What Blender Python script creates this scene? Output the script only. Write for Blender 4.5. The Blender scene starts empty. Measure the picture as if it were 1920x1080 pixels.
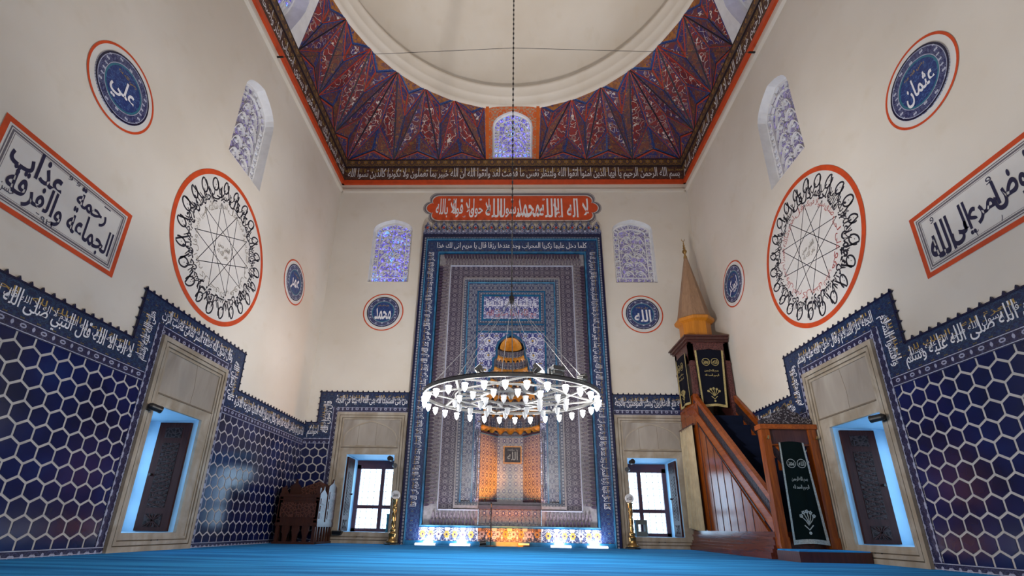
import bpy, math, random
from math import sin, cos, pi, radians, sqrt, atan2
from mathutils import Vector, Matrix
from mathutils.geometry import tessellate_polygon

random.seed(7)
SC = bpy.context.scene
COL = SC.collection

# ------------------------------------------------------------------ camera
cd = bpy.data.cameras.new('camera')
cd.sensor_width = 36.0
cd.lens = 17.081
cd.shift_x, cd.shift_y = 0.01363, 0.05746
cd.clip_start = 0.02
cam = bpy.data.objects.new('camera', cd)
COL.objects.link(cam)
_r = Vector((0.99957868, 0.02405942, 0.01623639))
_u = Vector((-0.00678524, -0.35019422, 0.93665253))
_f = Vector((-0.02822122, 0.93636806, 0.34988343))
cam.matrix_world = Matrix(((_r.x, _u.x, -_f.x, 0.01678), (_r.y, _u.y, -_f.y, 0.0),
                           (_r.z, _u.z, -_f.z, 0.28416), (0, 0, 0, 1)))
SC.camera = cam

# ------------------------------------------------------------------ daylight, exposure
W = bpy.data.worlds.new('daylight')
SC.world = W
W.use_nodes = True
W.node_tree.nodes['Background'].inputs[0].default_value = (0.50, 0.74, 1.0, 1)
W.node_tree.nodes['Background'].inputs[1].default_value = 6.5
vs = SC.view_settings
vs.view_transform = 'Standard'
vs.look = 'None'
vs.exposure = 0.0
vs.gamma = 1.0
vs.use_curve_mapping = False
SC.cycles.use_denoising = True
SC.cycles.max_bounces = 8
SC.cycles.diffuse_bounces = 4
SC.cycles.sample_clamp_indirect = 6.0


def lamp(name, kind, loc, energy, color=(1, 1, 1), size=0.1, aim=None, angle=None, blend=0.6, parent=None):
    l = bpy.data.lights.new(name, kind)
    l.energy = energy
    l.color = color
    if kind == 'AREA':
        l.size = size
    else:
        l.shadow_soft_size = size
    if angle:
        l.spot_size = radians(angle)
        l.spot_blend = blend
    o = bpy.data.objects.new(name, l)
    COL.objects.link(o)
    o.location = loc
    if aim is not None:
        o.rotation_euler = (Vector(aim) - Vector(loc)).to_track_quat('-Z', 'Y').to_euler()
    if parent:
        o.parent = parent
    return o


# fill lights added behind the viewpoint to lift the ambient level, without any fixture
lamp('rear_fill_light', 'POINT', (-1.2, -1.6, 3.2), 85, (1.0, 0.93, 0.85), 0.5)
lamp('rear_fill_light', 'POINT', (1.2, -1.6, 3.2), 85, (1.0, 0.93, 0.85), 0.5)

# ------------------------------------------------------------------ node helpers


class NT:
    def __init__(s, name):
        s.m = bpy.data.materials.new(name)
        s.m.use_nodes = True
        s.t = s.m.node_tree
        s.b = s.t.nodes['Principled BSDF']

    def n(s, typ, **kw):
        o = s.t.nodes.new(typ)
        for k, v in kw.items():
            setattr(o, k, v)
        return o

    def put(s, sock, v):
        if isinstance(v, bpy.types.NodeSocket):
            s.t.links.new(v, sock)
        else:
            if isinstance(v, (tuple, list)) and len(v) == 3 and sock.type == 'RGBA':
                v = (*v, 1)
            sock.default_value = v

    def math(s, op, a, b=None, c=None):
        o = s.n('ShaderNodeMath', operation=op)
        s.put(o.inputs[0], a)
        if b is not None:
            s.put(o.inputs[1], b)
        if c is not None:
            s.put(o.inputs[2], c)
        return o.outputs[0]

    def mix(s, f, a, b):
        o = s.n('ShaderNodeMix', data_type='RGBA')
        s.put(o.inputs[0], f)
        s.put(o.inputs[6], a)
        s.put(o.inputs[7], b)
        return o.outputs[2]

    def uv(s, sx=1, sy=1):
        u = s.n('ShaderNodeUVMap')
        u.uv_map = 'UVMap'
        m = s.n('ShaderNodeMapping')
        m.inputs['Scale'].default_value = (sx, sy, 1)
        s.t.links.new(u.outputs[0], m.inputs[0])
        return m.outputs[0]

    def obj(s, sx=1, sy=1, sz=1):
        u = s.n('ShaderNodeTexCoord')
        m = s.n('ShaderNodeMapping')
        m.inputs['Scale'].default_value = (sx, sy, sz)
        s.t.links.new(u.outputs['Object'], m.inputs[0])
        return m.outputs[0]

    def noise(s, vec, scale, detail=2.0, out=0, dist=0.0):
        o = s.n('ShaderNodeTexNoise')
        s.put(o.inputs['Vector'], vec)
        o.inputs['Scale'].default_value = scale
        o.inputs['Detail'].default_value = detail
        o.inputs['Distortion'].default_value = dist
        return o.outputs[out]

    def vor(s, vec, scale, feature='F1', out='Distance', rnd=1.0):
        o = s.n('ShaderNodeTexVoronoi', feature=feature)
        s.put(o.inputs['Vector'], vec)
        o.inputs['Scale'].default_value = scale
        o.inputs['Randomness'].default_value = rnd
        return o.outputs[out]

    def ramp(s, f, stops, const=False):
        o = s.n('ShaderNodeValToRGB')
        s.put(o.inputs[0], f)
        e = o.color_ramp.elements
        while len(e) < len(stops):
            e.new(0.5)
        for x, (p, c) in zip(e, stops):
            x.position = p
            x.color = (*c, 1) if len(c) == 3 else c
        if const:
            o.color_ramp.interpolation = 'CONSTANT'
        return o.outputs[0]

    def bump(s, h, strength=0.3, dist=0.01):
        o = s.n('ShaderNodeBump')
        o.inputs['Strength'].default_value = strength
        o.inputs['Distance'].default_value = dist
        s.put(o.inputs['Height'], h)
        s.t.links.new(o.outputs[0], s.b.inputs['Normal'])

    def fin(s, color=None, rough=0.5, metal=0.0, spec=None):
        if color is not None:
            s.put(s.b.inputs['Base Color'], color)
        s.put(s.b.inputs['Roughness'], rough)
        s.b.inputs['Metallic'].default_value = metal
        if spec is not None:
            s.b.inputs['Specular IOR Level'].default_value = spec
        return s.m


def plain(name, c, rough=0.5, metal=0.0, var=0.15, scale=8.0, bump=0.0, spec=None):
    t = NT(name)
    n = t.noise(t.obj(), scale, 3.0)
    c2 = tuple(x * (1 - var) for x in c)
    col = t.ramp(n, [(0.35, c2), (0.65, c)])
    if bump:
        t.bump(n, bump)
    return t.fin(col, rough, metal, spec)


def glow(name, c, strength, base=(0.8, 0.8, 0.8)):
    t = NT(name)
    t.b.inputs['Emission Color'].default_value = (*c, 1)
    t.b.inputs['Emission Strength'].default_value = strength
    return t.fin(base, 0.4)


def ornament(name, base, base2, vine, ring, core, s=8.0, sy=None, vw=0.022, rnd=0.35, rough=0.3, vs_=1.7, bump=0.0, mirror=True, vine2=None):
    """Tile and paint ornament: mirrored scrolling vines, rosettes and a two-tone ground."""
    t = NT(name)
    uv = t.uv(s, sy or s)
    if mirror:
        sep = t.n('ShaderNodeSeparateXYZ')
        t.put(sep.inputs[0], uv)
        cmb = t.n('ShaderNodeCombineXYZ')
        t.put(cmb.inputs[0], t.math('PINGPONG', sep.outputs[0], 1.0))
        t.put(cmb.inputs[1], t.math('PINGPONG', sep.outputs[1], 1.0))
        p = cmb.outputs[0]
    else:
        p = uv
    nz = t.noise(p, vs_, 1.2)
    fine = t.noise(p, vs_ * 2.7, 1.0)
    d1 = t.math('ABSOLUTE', t.math('SUBTRACT', nz, 0.5))
    d2 = t.math('ABSOLUTE', t.math('SUBTRACT', fine, 0.5))
    v1 = t.math('LESS_THAN', d1, vw)
    v2 = t.math('LESS_THAN', d2, vw * 0.8)
    vm = v1 if vine2 else t.math('MAXIMUM', v1, v2)
    ds = t.vor(uv if not mirror else p, 1.0, rnd=rnd)
    rm = t.math('COMPARE', ds, 0.22, 0.06)
    cm = t.math('LESS_THAN', ds, 0.10)
    g = t.math('GREATER_THAN', t.noise(p, vs_ * 1.3, 1.0), 0.53)
    col = t.mix(g, base, base2)
    if vine2:
        col = t.mix(v2, col, vine2)
    col = t.mix(vm, col, vine)
    col = t.mix(rm, col, ring)
    col = t.mix(cm, col, core)
    if bump:
        t.bump(vm, bump, 0.006)
    return t.fin(col, rough)


def wood(name, c1, c2, rough=0.35, axis='z', carve=0.0, scale=5.0, spec=None):
    t = NT(name)
    sc = {'x': (0.35, 6, 6), 'y': (6, 0.35, 6), 'z': (6, 6, 0.35)}[axis]
    n = t.noise(t.obj(*sc), scale, 4.0, dist=1.2)
    col = t.ramp(n, [(0.3, c1), (0.7, c2)])
    if carve:
        v = t.vor(t.uv(carve, carve), 1.0, 'DISTANCE_TO_EDGE')
        k = t.math('LESS_THAN', v, 0.09)
        col = t.mix(k, col, tuple(min(1, x * 1.9 + 0.012) for x in c2))
        t.bump(v, 0.6, 0.012)
    return t.fin(col, rough, 0.0, spec)


M = {}
# --- walls and floor
t = NT('lime_plaster')
n1 = t.noise(t.obj(), 0.55, 4.0)
n2 = t.noise(t.obj(1, 1, 0.5), 3.0, 5.0)
c = t.ramp(n1, [(0.35, (0.60, 0.535, 0.455)), (0.62, (0.665, 0.61, 0.54))])
c = t.mix(t.ramp(n2, [(0.58, (0, 0, 0)), (0.75, (0.35, 0.35, 0.35))]), c, (0.55, 0.47, 0.36))
t.bump(t.noise(t.obj(), 5.0, 5.0), 0.12, 0.02)
M['plaster'] = t.fin(c, 0.8)
M['white_plaster'] = plain('white_plaster', (0.74, 0.73, 0.74), 0.7, var=0.1)
t = NT('blue_carpet')
o = t.obj(0.25, 3.2, 1)
n = t.noise(o, 2.2, 3.0)
n2 = t.noise(t.obj(), 160, 2.0)
c = t.ramp(n, [(0.35, (0.012, 0.130, 0.37)), (0.6, (0.03, 0.268, 0.62))])
t.bump(n2, 0.5, 0.01)
M['carpet'] = t.fin(c, 0.95, spec=0.1)
M['reveal'] = plain('daylight_tinted_reveal', (0.36, 0.63, 0.84), 0.6, var=0.12, scale=3)  # white reveals, with the blue cast of the daylight mixed into their colour
t = NT('marble')
n = t.noise(t.obj(1, 1, 1), 2.2, 5.0, dist=1.5)
n2 = t.noise(t.obj(9, 0.6, 2), 1.5, 3.0)
c = t.ramp(n, [(0.3, (0.22, 0.175, 0.125)), (0.5, (0.33, 0.28, 0.22)), (0.7, (0.42, 0.37, 0.31))])
c = t.mix(t.ramp(n2, [(0.45, (0, 0, 0)), (0.7, (0.55, 0.55, 0.55))]), c, (0.27, 0.205, 0.135))
M['marble'] = t.fin(c, 0.4)
t = NT('marble_slab')
n = t.noise(t.obj(1.2, 0.5, 1), 1.6, 4.0, dist=1.0)
c = t.ramp(n, [(0.3, (0.215, 0.18, 0.15)), (0.5, (0.32, 0.28, 0.24)), (0.62, (0.39, 0.35, 0.305))])
M['slab'] = t.fin(c, 0.4)
M['groove'] = plain('marble_groove', (0.16, 0.12, 0.085), 0.7)
# --- tiles
t = NT('navy_tile')
n = t.noise(t.obj(), 2.2, 3.0)
n2 = t.vor(t.obj(), 90, rnd=1.0)
c = t.ramp(n, [(0.3, (0.0018, 0.0045, 0.030)), (0.6, (0.0030, 0.008, 0.064)), (0.8, (0.005, 0.018, 0.10))])
sp = t.math('MULTIPLY', t.math('LESS_THAN', n2, 0.10), t.math('GREATER_THAN', t.noise(t.obj(), 1.1, 2.0), 0.64))
c = t.mix(sp, c, (0.10, 0.10, 0.30))
M['navy_tile'] = t.fin(c, 0.15, spec=0.42)
M['grout'] = plain('tile_grout', (0.46, 0.43, 0.42), 0.6)
NAVY, NAVY2 = (0.003, 0.006, 0.045), (0.012, 0.045, 0.15)
WHT, GOLD, TURQ = (0.55, 0.55, 0.66), (0.34, 0.22, 0.04), (0.02, 0.20, 0.36)
M['frieze_field'] = ornament('frieze_field', NAVY, (0.006, 0.022, 0.10), (0.025, 0.06, 0.10), (0.13, 0.095, 0.025), (0.015, 0.10, 0.17), 14, vw=0.020)
M['frieze_border'] = ornament('frieze_border', (0.008, 0.006, 0.035), (0.012, 0.012, 0.06), (0.07, 0.075, 0.14), (0.30, 0.31, 0.42), (0.16, 0.04, 0.03), 11, vw=0.012, rnd=0.15)
M['navy_line'] = plain('navy_edge_tile', (0.004, 0.005, 0.035), 0.25)
M['pale_line'] = plain('pale_tile_line', (0.42, 0.44, 0.55), 0.3)
M['gold_paint'] = plain('gold_paint', (0.40, 0.25, 0.05), 0.4)
M['letter_white'] = plain('white_lettering', (0.74, 0.73, 0.76), 0.45, var=0.08)
M['letter_black'] = plain('black_lettering', (0.012, 0.012, 0.022), 0.5)
M['letter_navy'] = plain('dark_blue_lettering', (0.012, 0.012, 0.05), 0.5)
M['letter_faint'] = plain('faded_grey_lettering', (0.30, 0.27, 0.23), 0.6)
M['letter_red'] = plain('dull_red_lettering', (0.42, 0.10, 0.09), 0.6)
M['red_paint'] = plain('orange_red_paint', (0.58, 0.062, 0.008), 0.55, var=0.2)
M['orange_paint'] = plain('orange_paint', (0.58, 0.11, 0.006), 0.55, var=0.2)
M['panel_white'] = plain('whitewash', (0.64, 0.61, 0.58), 0.75, var=0.08, scale=3)
M['panel_line'] = plain('grey_line_paint', (0.14, 0.12, 0.14), 0.6)
M['medal_rim'] = ornament('medallion_rim', (0.008, 0.010, 0.07), (0.012, 0.02, 0.10), (0.13, 0.15, 0.26), (0.40, 0.42, 0.52), (0.12, 0.14, 0.25), 16, vw=0.02, rnd=0.25)
M['medal_blue'] = ornament('medallion_blue', (0.006, 0.022, 0.13), (0.010, 0.04, 0.17), (0.06, 0.13, 0.30), (0.012, 0.05, 0.2), (0.03, 0.16, 0.30), 9, vw=0.012)
M['teal'] = plain('teal_tile', (0.02, 0.15, 0.22), 0.3)
M['turq'] = plain('turquoise_tile', (0.012, 0.105, 0.235), 0.25, var=0.4)
M['turq_pale'] = plain('pale_turquoise_tile', (0.10, 0.27, 0.42), 0.22, var=0.4)
# --- mihrab ornament
M['mih_text'] = ornament('mihrab_text_field', (0.006, 0.010, 0.065), (0.008, 0.03, 0.11), (0.05, 0.09, 0.16), (0.14, 0.11, 0.04), (0.02, 0.10, 0.2), 13, vw=0.02)
M['mih_girih'] = ornament('mihrab_girih', (0.030, 0.022, 0.05), (0.060, 0.042, 0.075), (0.18, 0.16, 0.185), (0.20, 0.18, 0.20), (0.05, 0.035, 0.08), 9.5, vw=0.022, rnd=0.0)
M['mih_floral'] = ornament('mihrab_floral', (0.010, 0.014, 0.065), (0.016, 0.036, 0.10), (0.30, 0.31, 0.35), (0.34, 0.32, 0.27), (0.20, 0.15, 0.05), 12, vw=0.026)
M['mih_spandrel'] = ornament('mihrab_spandrel', (0.006, 0.008, 0.14), (0.010, 0.025, 0.18), (0.52, 0.53, 0.66), (0.34, 0.23, 0.08), (0.46, 0.46, 0.56), 7.0, vw=0.034)
M['mih_small'] = ornament('mihrab_small_border', (0.010, 0.014, 0.055), (0.02, 0.04, 0.09), (0.20, 0.22, 0.27), (0.40, 0.40, 0.46), (0.20, 0.14, 0.06), 18, vw=0.018, rnd=0.0)
M['mih_cell'] = ornament('mihrab_cell', (0.045, 0.032, 0.060), (0.080, 0.055, 0.080), (0.24, 0.21, 0.235), (0.24, 0.17, 0.10), (0.18, 0.10, 0.06), 16, vw=0.03)
M['mih_niche'] = ornament('mihrab_niche_tile', (0.30, 0.255, 0.25), (0.40, 0.35, 0.33), (0.07, 0.05, 0.12), (0.060, 0.045, 0.13), (0.56, 0.50, 0.44), 9, sy=7.5, vw=0.018, rnd=0.0)
M['mih_flower'] = ornament('mihrab_flower_dado', (0.010, 0.014, 0.07), (0.02, 0.05, 0.12), (0.45, 0.47, 0.52), (0.55, 0.55, 0.55), (0.55, 0.38, 0.05), 7.5, vw=0.02, rnd=0.2)
M['stal_dark'] = plain('purple_stalactite', (0.055, 0.035, 0.07), 0.35, var=0.4, scale=20)
M['stal_pale'] = plain('pale_stalactite', (0.27, 0.245, 0.26), 0.4, var=0.3, scale=20)
M['gilt'] = plain('gilding', (0.66, 0.27, 0.030), 0.4, metal=0.0, var=0.3, scale=25)
M['crest'] = ornament('crest_tile', (0.010, 0.012, 0.06), (0.015, 0.03, 0.10), (0.24, 0.26, 0.36), (0.26, 0.30, 0.40), (0.26, 0.05, 0.03), 9, vw=0.02, rnd=0.0)
# --- painted belt
BELT = [((0.24, 0.020, 0.012), (0.13, 0.022, 0.030), (0.62, 0.54, 0.48)),
        ((0.060, 0.030, 0.080), (0.12, 0.026, 0.026), (0.24, 0.11, 0.035)),
        ((0.16, 0.040, 0.028), (0.075, 0.034, 0.050), (0.26, 0.12, 0.03)),
        ((0.014, 0.024, 0.14), (0.075, 0.024, 0.065), (0.30, 0.14, 0.03)),
        ((0.050, 0.030, 0.13), (0.15, 0.026, 0.028), (0.55, 0.48, 0.46)),
        ((0.30, 0.105, 0.010), (0.19, 0.060, 0.012), (0.05, 0.03, 0.12))]
for k, (a, b, v) in enumerate(BELT):
    M['belt%d' % k] = ornament('painted_facet', a, b, v, tuple(0.8 * y + 0.2 * x for x, y in zip(v, b)), tuple(0.5 * x + 0.5 * y for x, y in zip(a, (0.02, 0.04, 0.2))),
                               4.6 if k in (0, 4) else 6.0, vw=0.013 if k in (0, 4) else 0.014, rough=0.7, mirror=False, vs_=1.5,
                               vine2=(0.03, 0.025, 0.10) if k in (0, 4) else (0.20, 0.07, 0.03))
M['belt_text'] = ornament('belt_text_field', (0.035, 0.008, 0.014), (0.055, 0.010, 0.014), (0.15, 0.08, 0.03), (0.14, 0.02, 0.015), (0.02, 0.015, 0.06), 9, vw=0.02, rough=0.7)
M['belt_orn'] = ornament('belt_ornament', (0.09, 0.045, 0.020), (0.05, 0.022, 0.045), (0.24, 0.13, 0.03), (0.30, 0.15, 0.03), (0.36, 0.30, 0.24), 6.5, vw=0.02, rough=0.7, rnd=0.1)
M['fold_red'] = plain('red_fold_line', (0.40, 0.035, 0.010), 0.6)
M['fold_dark'] = plain('dark_fold_line', (0.018, 0.010, 0.016), 0.6)
M['rosette'] = ornament('orange_rosette', (0.56, 0.085, 0.005), (0.50, 0.07, 0.006), (0.36, 0.26, 0.17), (0.26, 0.20, 0.17), (0.56, 0.09, 0.01), 5, vw=0.03, rough=0.7)
# --- stained glass


def stained(name, cols, strength):
    t = NT(name)
    o = t.obj()
    c = t.vor(o, 26, out='Color')
    sep = t.n('ShaderNodeSeparateXYZ')
    t.put(sep.inputs[0], c)
    big = t.noise(o, 3.0, 2.0)
    f = t.math('ADD', t.math('MULTIPLY', sep.outputs[0], 0.75), t.math('MULTIPLY', t.math('SUBTRACT', big, 0.5), 1.2))
    col = t.ramp(f, [(0.0, cols[0]), (0.25, cols[1]), (0.45, cols[2]), (0.62, cols[3]), (0.78, cols[4]), (0.92, cols[5])], True)
    e = t.vor(o, 26, 'DISTANCE_TO_EDGE')
    col = t.mix(t.math('LESS_THAN', e, 0.05), col, (0.03, 0.03, 0.07))
    wob = t.noise(o, 5.0, 2.0, 1)
    p2 = t.mix(0.06, o, wob)
    e2 = t.vor(p2, 11, 'DISTANCE_TO_EDGE', rnd=0.8)
    ln = t.math('LESS_THAN', e2, 0.048)
    dk = t.math('LESS_THAN', e2, 0.085)
    col = t.mix(dk, col, (0.02, 0.02, 0.04))
    col = t.mix(ln, col, (0, 0, 0))
    base = t.mix(ln, (0.05, 0.05, 0.08), (0.62, 0.61, 0.62))
    t.put(t.b.inputs['Emission Color'], col)
    t.b.inputs['Emission Strength'].default_value = strength
    return t.fin(base, 0.3)


GC = [(0.07, 0.05, 0.30), (0.16, 0.14, 0.75), (0.28, 0.24, 0.95), (0.12, 0.36, 0.80), (0.40, 0.55, 0.95), (0.10, 0.36, 0.22)]
M['glass_bright'] = stained('stained_glass', GC, 1.7)
GD = [(0.13, 0.10, 0.20), (0.22, 0.18, 0.30), (0.26, 0.20, 0.48), (0.24, 0.20, 0.26), (0.22, 0.18, 0.55), (0.14, 0.22, 0.30)]
M['glass_dull'] = stained('dull_stained_glass', GD, 0.75)
# --- wood, metal, cloth
M['wood_orange'] = wood('varnished_orange_wood', (0.13, 0.024, 0.0035), (0.29, 0.066, 0.006), 0.2, 'z')
M['wood_rail'] = wood('varnished_rail_wood', (0.16, 0.028, 0.0035), (0.34, 0.078, 0.007), 0.32, 'y')
M['wood_drum'] = wood('golden_wood', (0.40, 0.135, 0.010), (0.56, 0.21, 0.018), 0.35, 'z')
M['wood_cone'] = wood('pale_cone_wood', (0.25, 0.145, 0.085), (0.36, 0.215, 0.125), 0.55, 'z')
M['wood_carved'] = wood('carved_dark_wood', (0.030, 0.007, 0.008), (0.056, 0.013, 0.012), 0.4, 'z', carve=28)
M['wood_lattice'] = wood('carved_lattice_wood', (0.006, 0.0035, 0.007), (0.010, 0.0055, 0.010), 0.5, 'z', carve=24)
M['wood_dark'] = wood('dark_red_wood', (0.040, 0.012, 0.012), (0.075, 0.022, 0.018), 0.3, 'z')
M['wood_base'] = wood('plinth_wood', (0.075, 0.018, 0.014), (0.14, 0.035, 0.020), 0.18, 'y')
M['wood_chair'] = wood('mahogany', (0.028, 0.007, 0.004), (0.056, 0.014, 0.006), 0.4, 'z')
M['wood_chair_carved'] = wood('carved_mahogany', (0.024, 0.006, 0.004), (0.046, 0.011, 0.005), 0.4, 'z', carve=18)
M['wood_shutter'] = wood('purple_brown_wood', (0.024, 0.0065, 0.006), (0.046, 0.013, 0.011), 0.5, 'y', spec=0.12)
M['wood_inlay'] = wood('carved_inlay_panel', (0.007, 0.003, 0.003), (0.014, 0.006, 0.006), 0.5, 'z', carve=22, spec=0.12)
M['wood_sash'] = plain('sash_paint', (0.085, 0.030, 0.045), 0.4)
M['brass'] = plain('aged_brass', (0.48, 0.30, 0.11), 0.28, metal=0.9, var=0.4)
M['black'] = plain('black_metal', (0.010, 0.009, 0.010), 0.45)
M['steel'] = plain('painted_steel', (0.13, 0.128, 0.125), 0.5, metal=0.2, var=0.2)
M['dark_steel'] = plain('dark_hoop_steel', (0.03, 0.026, 0.026), 0.45, metal=0.4)
M['cable'] = plain('steel_cable', (0.22, 0.22, 0.22), 0.4)
M['velvet'] = plain('black_velvet', (0.006, 0.007, 0.014), 0.9, spec=0.1)
M['velvet_green'] = plain('dark_green_velvet', (0.0015, 0.006, 0.006), 0.9, spec=0.1)
M['gold_thread'] = plain('gold_embroidery', (0.46, 0.37, 0.15), 0.5, var=0.4, scale=60)
M['silver_thread'] = plain('silver_embroidery', (0.36, 0.37, 0.34), 0.5, var=0.4, scale=60)
M['curtain'] = plain('beige_curtain', (0.42, 0.34, 0.21), 0.85, var=0.2)
M['step_carpet'] = plain('dark_stair_carpet', (0.006, 0.010, 0.028), 0.9, spec=0.1)
M['bulb_lit'] = glow('lit_lamp_glass', (0.93, 0.95, 1.0), 9.0)
M['bulb_frost'] = glow('frosted_lamp_glass', (0.93, 0.95, 1.0), 0.16, (0.20, 0.205, 0.215))
M['flood_lit'] = glow('floodlight_glass', (0.97, 0.97, 1.0), 16.0)
M['led_white'] = glow('white_led_panel', (0.93, 0.95, 1.0), 5.0)
M['led_amber'] = glow('amber_led', (1.0, 0.40, 0.04), 3.0)
M['white_disc'] = plain('white_disc', (0.70, 0.69, 0.70), 0.4)
M['crate'] = plain('grey_green_plastic', (0.17, 0.185, 0.17), 0.5)
M['crate_teal'] = plain('teal_box', (0.05, 0.26, 0.36), 0.5)
t = NT('window_pane')
gl = t.n('ShaderNodeBsdfTransparent')
gs = t.n('ShaderNodeBsdfGlossy')
gs.inputs['Roughness'].default_value = 0.05
mx = t.n('ShaderNodeMixShader')
mx.inputs[0].default_value = 0.06
t.t.links.new(gl.outputs[0], mx.inputs[1])
t.t.links.new(gs.outputs[0], mx.inputs[2])
t.t.links.new(mx.outputs[0], t.t.nodes['Material Output'].inputs[0])
M['pane'] = t.m

# ------------------------------------------------------------------ mesh helpers
XR = 3.871          # half width of the hall
YB = 9.0            # far (mihrab) wall
FB = Matrix(((1, 0, 0, 0), (0, 0, -1, YB), (0, 1, 0, 0), (0, 0, 0, 1)))          # u=x, v=z, d towards the room
FL = Matrix(((0, 0, 1, -XR), (1, 0, 0, 0), (0, 1, 0, 0), (0, 0, 0, 1)))          # u=y
FR = Matrix(((0, 0, -1, XR), (-1, 0, 0, 0), (0, 1, 0, 0), (0, 0, 0, 1)))         # u=-y


def at(F, u, v, d=0.0):
    return F @ Matrix.Translation((u, v, d))


class MB:
    def __init__(s):
        s.v, s.f, s.m = [], [], []

    def face(s, pts, m=0):
        k = len(s.v)
        s.v.extend(Vector(p) for p in pts)
        s.f.append(tuple(range(k, k + len(pts))))
        s.m.append(m)

    def grid(s, vv, ff, m=0):
        k = len(s.v)
        s.v.extend(Vector(p) for p in vv)
        for f in ff:
            s.f.append(tuple(i + k for i in f))
            s.m.append(m)

    def box(s, x0, x1, y0, y1, z0, z1, m=0):
        x0, x1 = sorted((x0, x1)); y0, y1 = sorted((y0, y1)); z0, z1 = sorted((z0, z1))
        v = [(x0, y0, z0), (x1, y0, z0), (x1, y1, z0), (x0, y1, z0), (x0, y0, z1), (x1, y0, z1), (x1, y1, z1), (x0, y1, z1)]
        s.grid(v, [(0, 3, 2, 1), (4, 5, 6, 7), (0, 1, 5, 4), (1, 2, 6, 5), (2, 3, 7, 6), (3, 0, 4, 7)], m)

    def prism(s, poly, d0, d1, m=0, back=False):
        """polygon in local XY (counter-clockwise) extruded from d0 to d1"""
        n = len(poly)
        v = [(p[0], p[1], d0) for p in poly] + [(p[0], p[1], d1) for p in poly]
        f = [tuple(range(n, 2 * n))] + [(i, (i + 1) % n, n + (i + 1) % n, n + i) for i in range(n)]
        if back:
            f.append(tuple(reversed(range(n))))
        s.grid(v, f, m)

    def ring_poly(s, outer, inner, d, m=0):
        n = len(outer)
        v = [(p[0], p[1], d) for p in outer] + [(p[0], p[1], d) for p in inner]
        s.grid(v, [(i, (i + 1) % n, n + (i + 1) % n, n + i) for i in range(n)], m)

    def disc(s, cx, cy, r, d, m=0, n=48):
        s.face([(cx + r * cos(2 * pi * i / n), cy + r * sin(2 * pi * i / n), d) for i in range(n)], m)

    def annulus(s, cx, cy, r0, r1, d, m=0, n=64, h=0.0):
        o = [(cx + r1 * cos(2 * pi * i / n), cy + r1 * sin(2 * pi * i / n)) for i in range(n)]
        q = [(cx + r0 * cos(2 * pi * i / n), cy + r0 * sin(2 * pi * i / n)) for i in range(n)]
        s.ring_poly(o, q, d, m)
        if h:
            s.grid([(p[0], p[1], d - h) for p in o] + [(p[0], p[1], d) for p in o], [(i, (i + 1) % n, n + (i + 1) % n, n + i) for i in range(n)], m)
            s.grid([(p[0], p[1], d) for p in q] + [(p[0], p[1], d - h) for p in q], [(i, (i + 1) % n, n + (i + 1) % n, n + i) for i in range(n)], m)

    def ribbon(s, pts, w, d0, d1, m=0, closed=False):
        """raised strip following a path in local XY"""
        n = len(pts)
        L, R_ = [], []
        for i in range(n):
            a = Vector(pts[i - 1] if (i > 0 or closed) else pts[i]); b = Vector(pts[(i + 1) % n] if (i < n - 1 or closed) else pts[i])
            t_ = (b - a)
            t_ = t_.normalized() if t_.length > 1e-9 else Vector((1, 0))
            nn = Vector((-t_.y, t_.x)) * w / 2
            L.append(Vector(pts[i]) + nn); R_.append(Vector(pts[i]) - nn)
        v = []
        for a, b in zip(L, R_):
            v += [(b.x, b.y, d0), (b.x, b.y, d1), (a.x, a.y, d1), (a.x, a.y, d0)]
        f = []
        for i in range(n if closed else n - 1):
            j = (i + 1) % n
            for k in range(3):
                f.append((4 * i + k, 4 * j + k, 4 * j + k + 1, 4 * i + k + 1))
        s.grid(v, f, m)

    def tube(s, pts, r, n=8, m=0, closed=False, caps=True):
        pts = [Vector(p) for p in pts]
        N = len(pts)
        rr = r if isinstance(r, (list, tuple)) else [r] * N
        v, f = [], []
        up = Vector((0, 0, 1))
        for i, p in enumerate(pts):
            a = pts[i - 1] if (i > 0 or closed) else p
            b = pts[(i + 1) % N] if (i < N - 1 or closed) else p
            t_ = (b - a).normalized()
            ref = up if abs(t_.z) < 0.95 else Vector((1, 0, 0))
            e1 = t_.cross(ref).normalized(); e2 = t_.cross(e1)
            for k in range(n):
                an = 2 * pi * k / n
                v.append(p + (e1 * cos(an) + e2 * sin(an)) * rr[i])
        for i in range(N if closed else N - 1):
            j = (i + 1) % N
            for k in range(n):
                f.append((i * n + k, i * n + (k + 1) % n, j * n + (k + 1) % n, j * n + k))
        if caps and not closed:
            f.append(tuple(range(n))); f.append(tuple(reversed(range((N - 1) * n, N * n))))
        s.grid(v, f, m)

    def bar(s, a, b, w, h, m=0):
        a, b = Vector(a), Vector(b)
        t_ = (b - a).normalized()
        ref = Vector((0, 0, 1)) if abs(t_.z) < 0.95 else Vector((1, 0, 0))
        e1 = t_.cross(ref).normalized() * w / 2; e2 = t_.cross(e1).normalized() * h / 2
        v = [a - e1 - e2, a + e1 - e2, a + e1 + e2, a - e1 + e2, b - e1 - e2, b + e1 - e2, b + e1 + e2, b - e1 + e2]
        s.grid(v, [(0, 3, 2, 1), (4, 5, 6, 7), (0, 1, 5, 4), (1, 2, 6, 5), (2, 3, 7, 6), (3, 0, 4, 7)], m)

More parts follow.
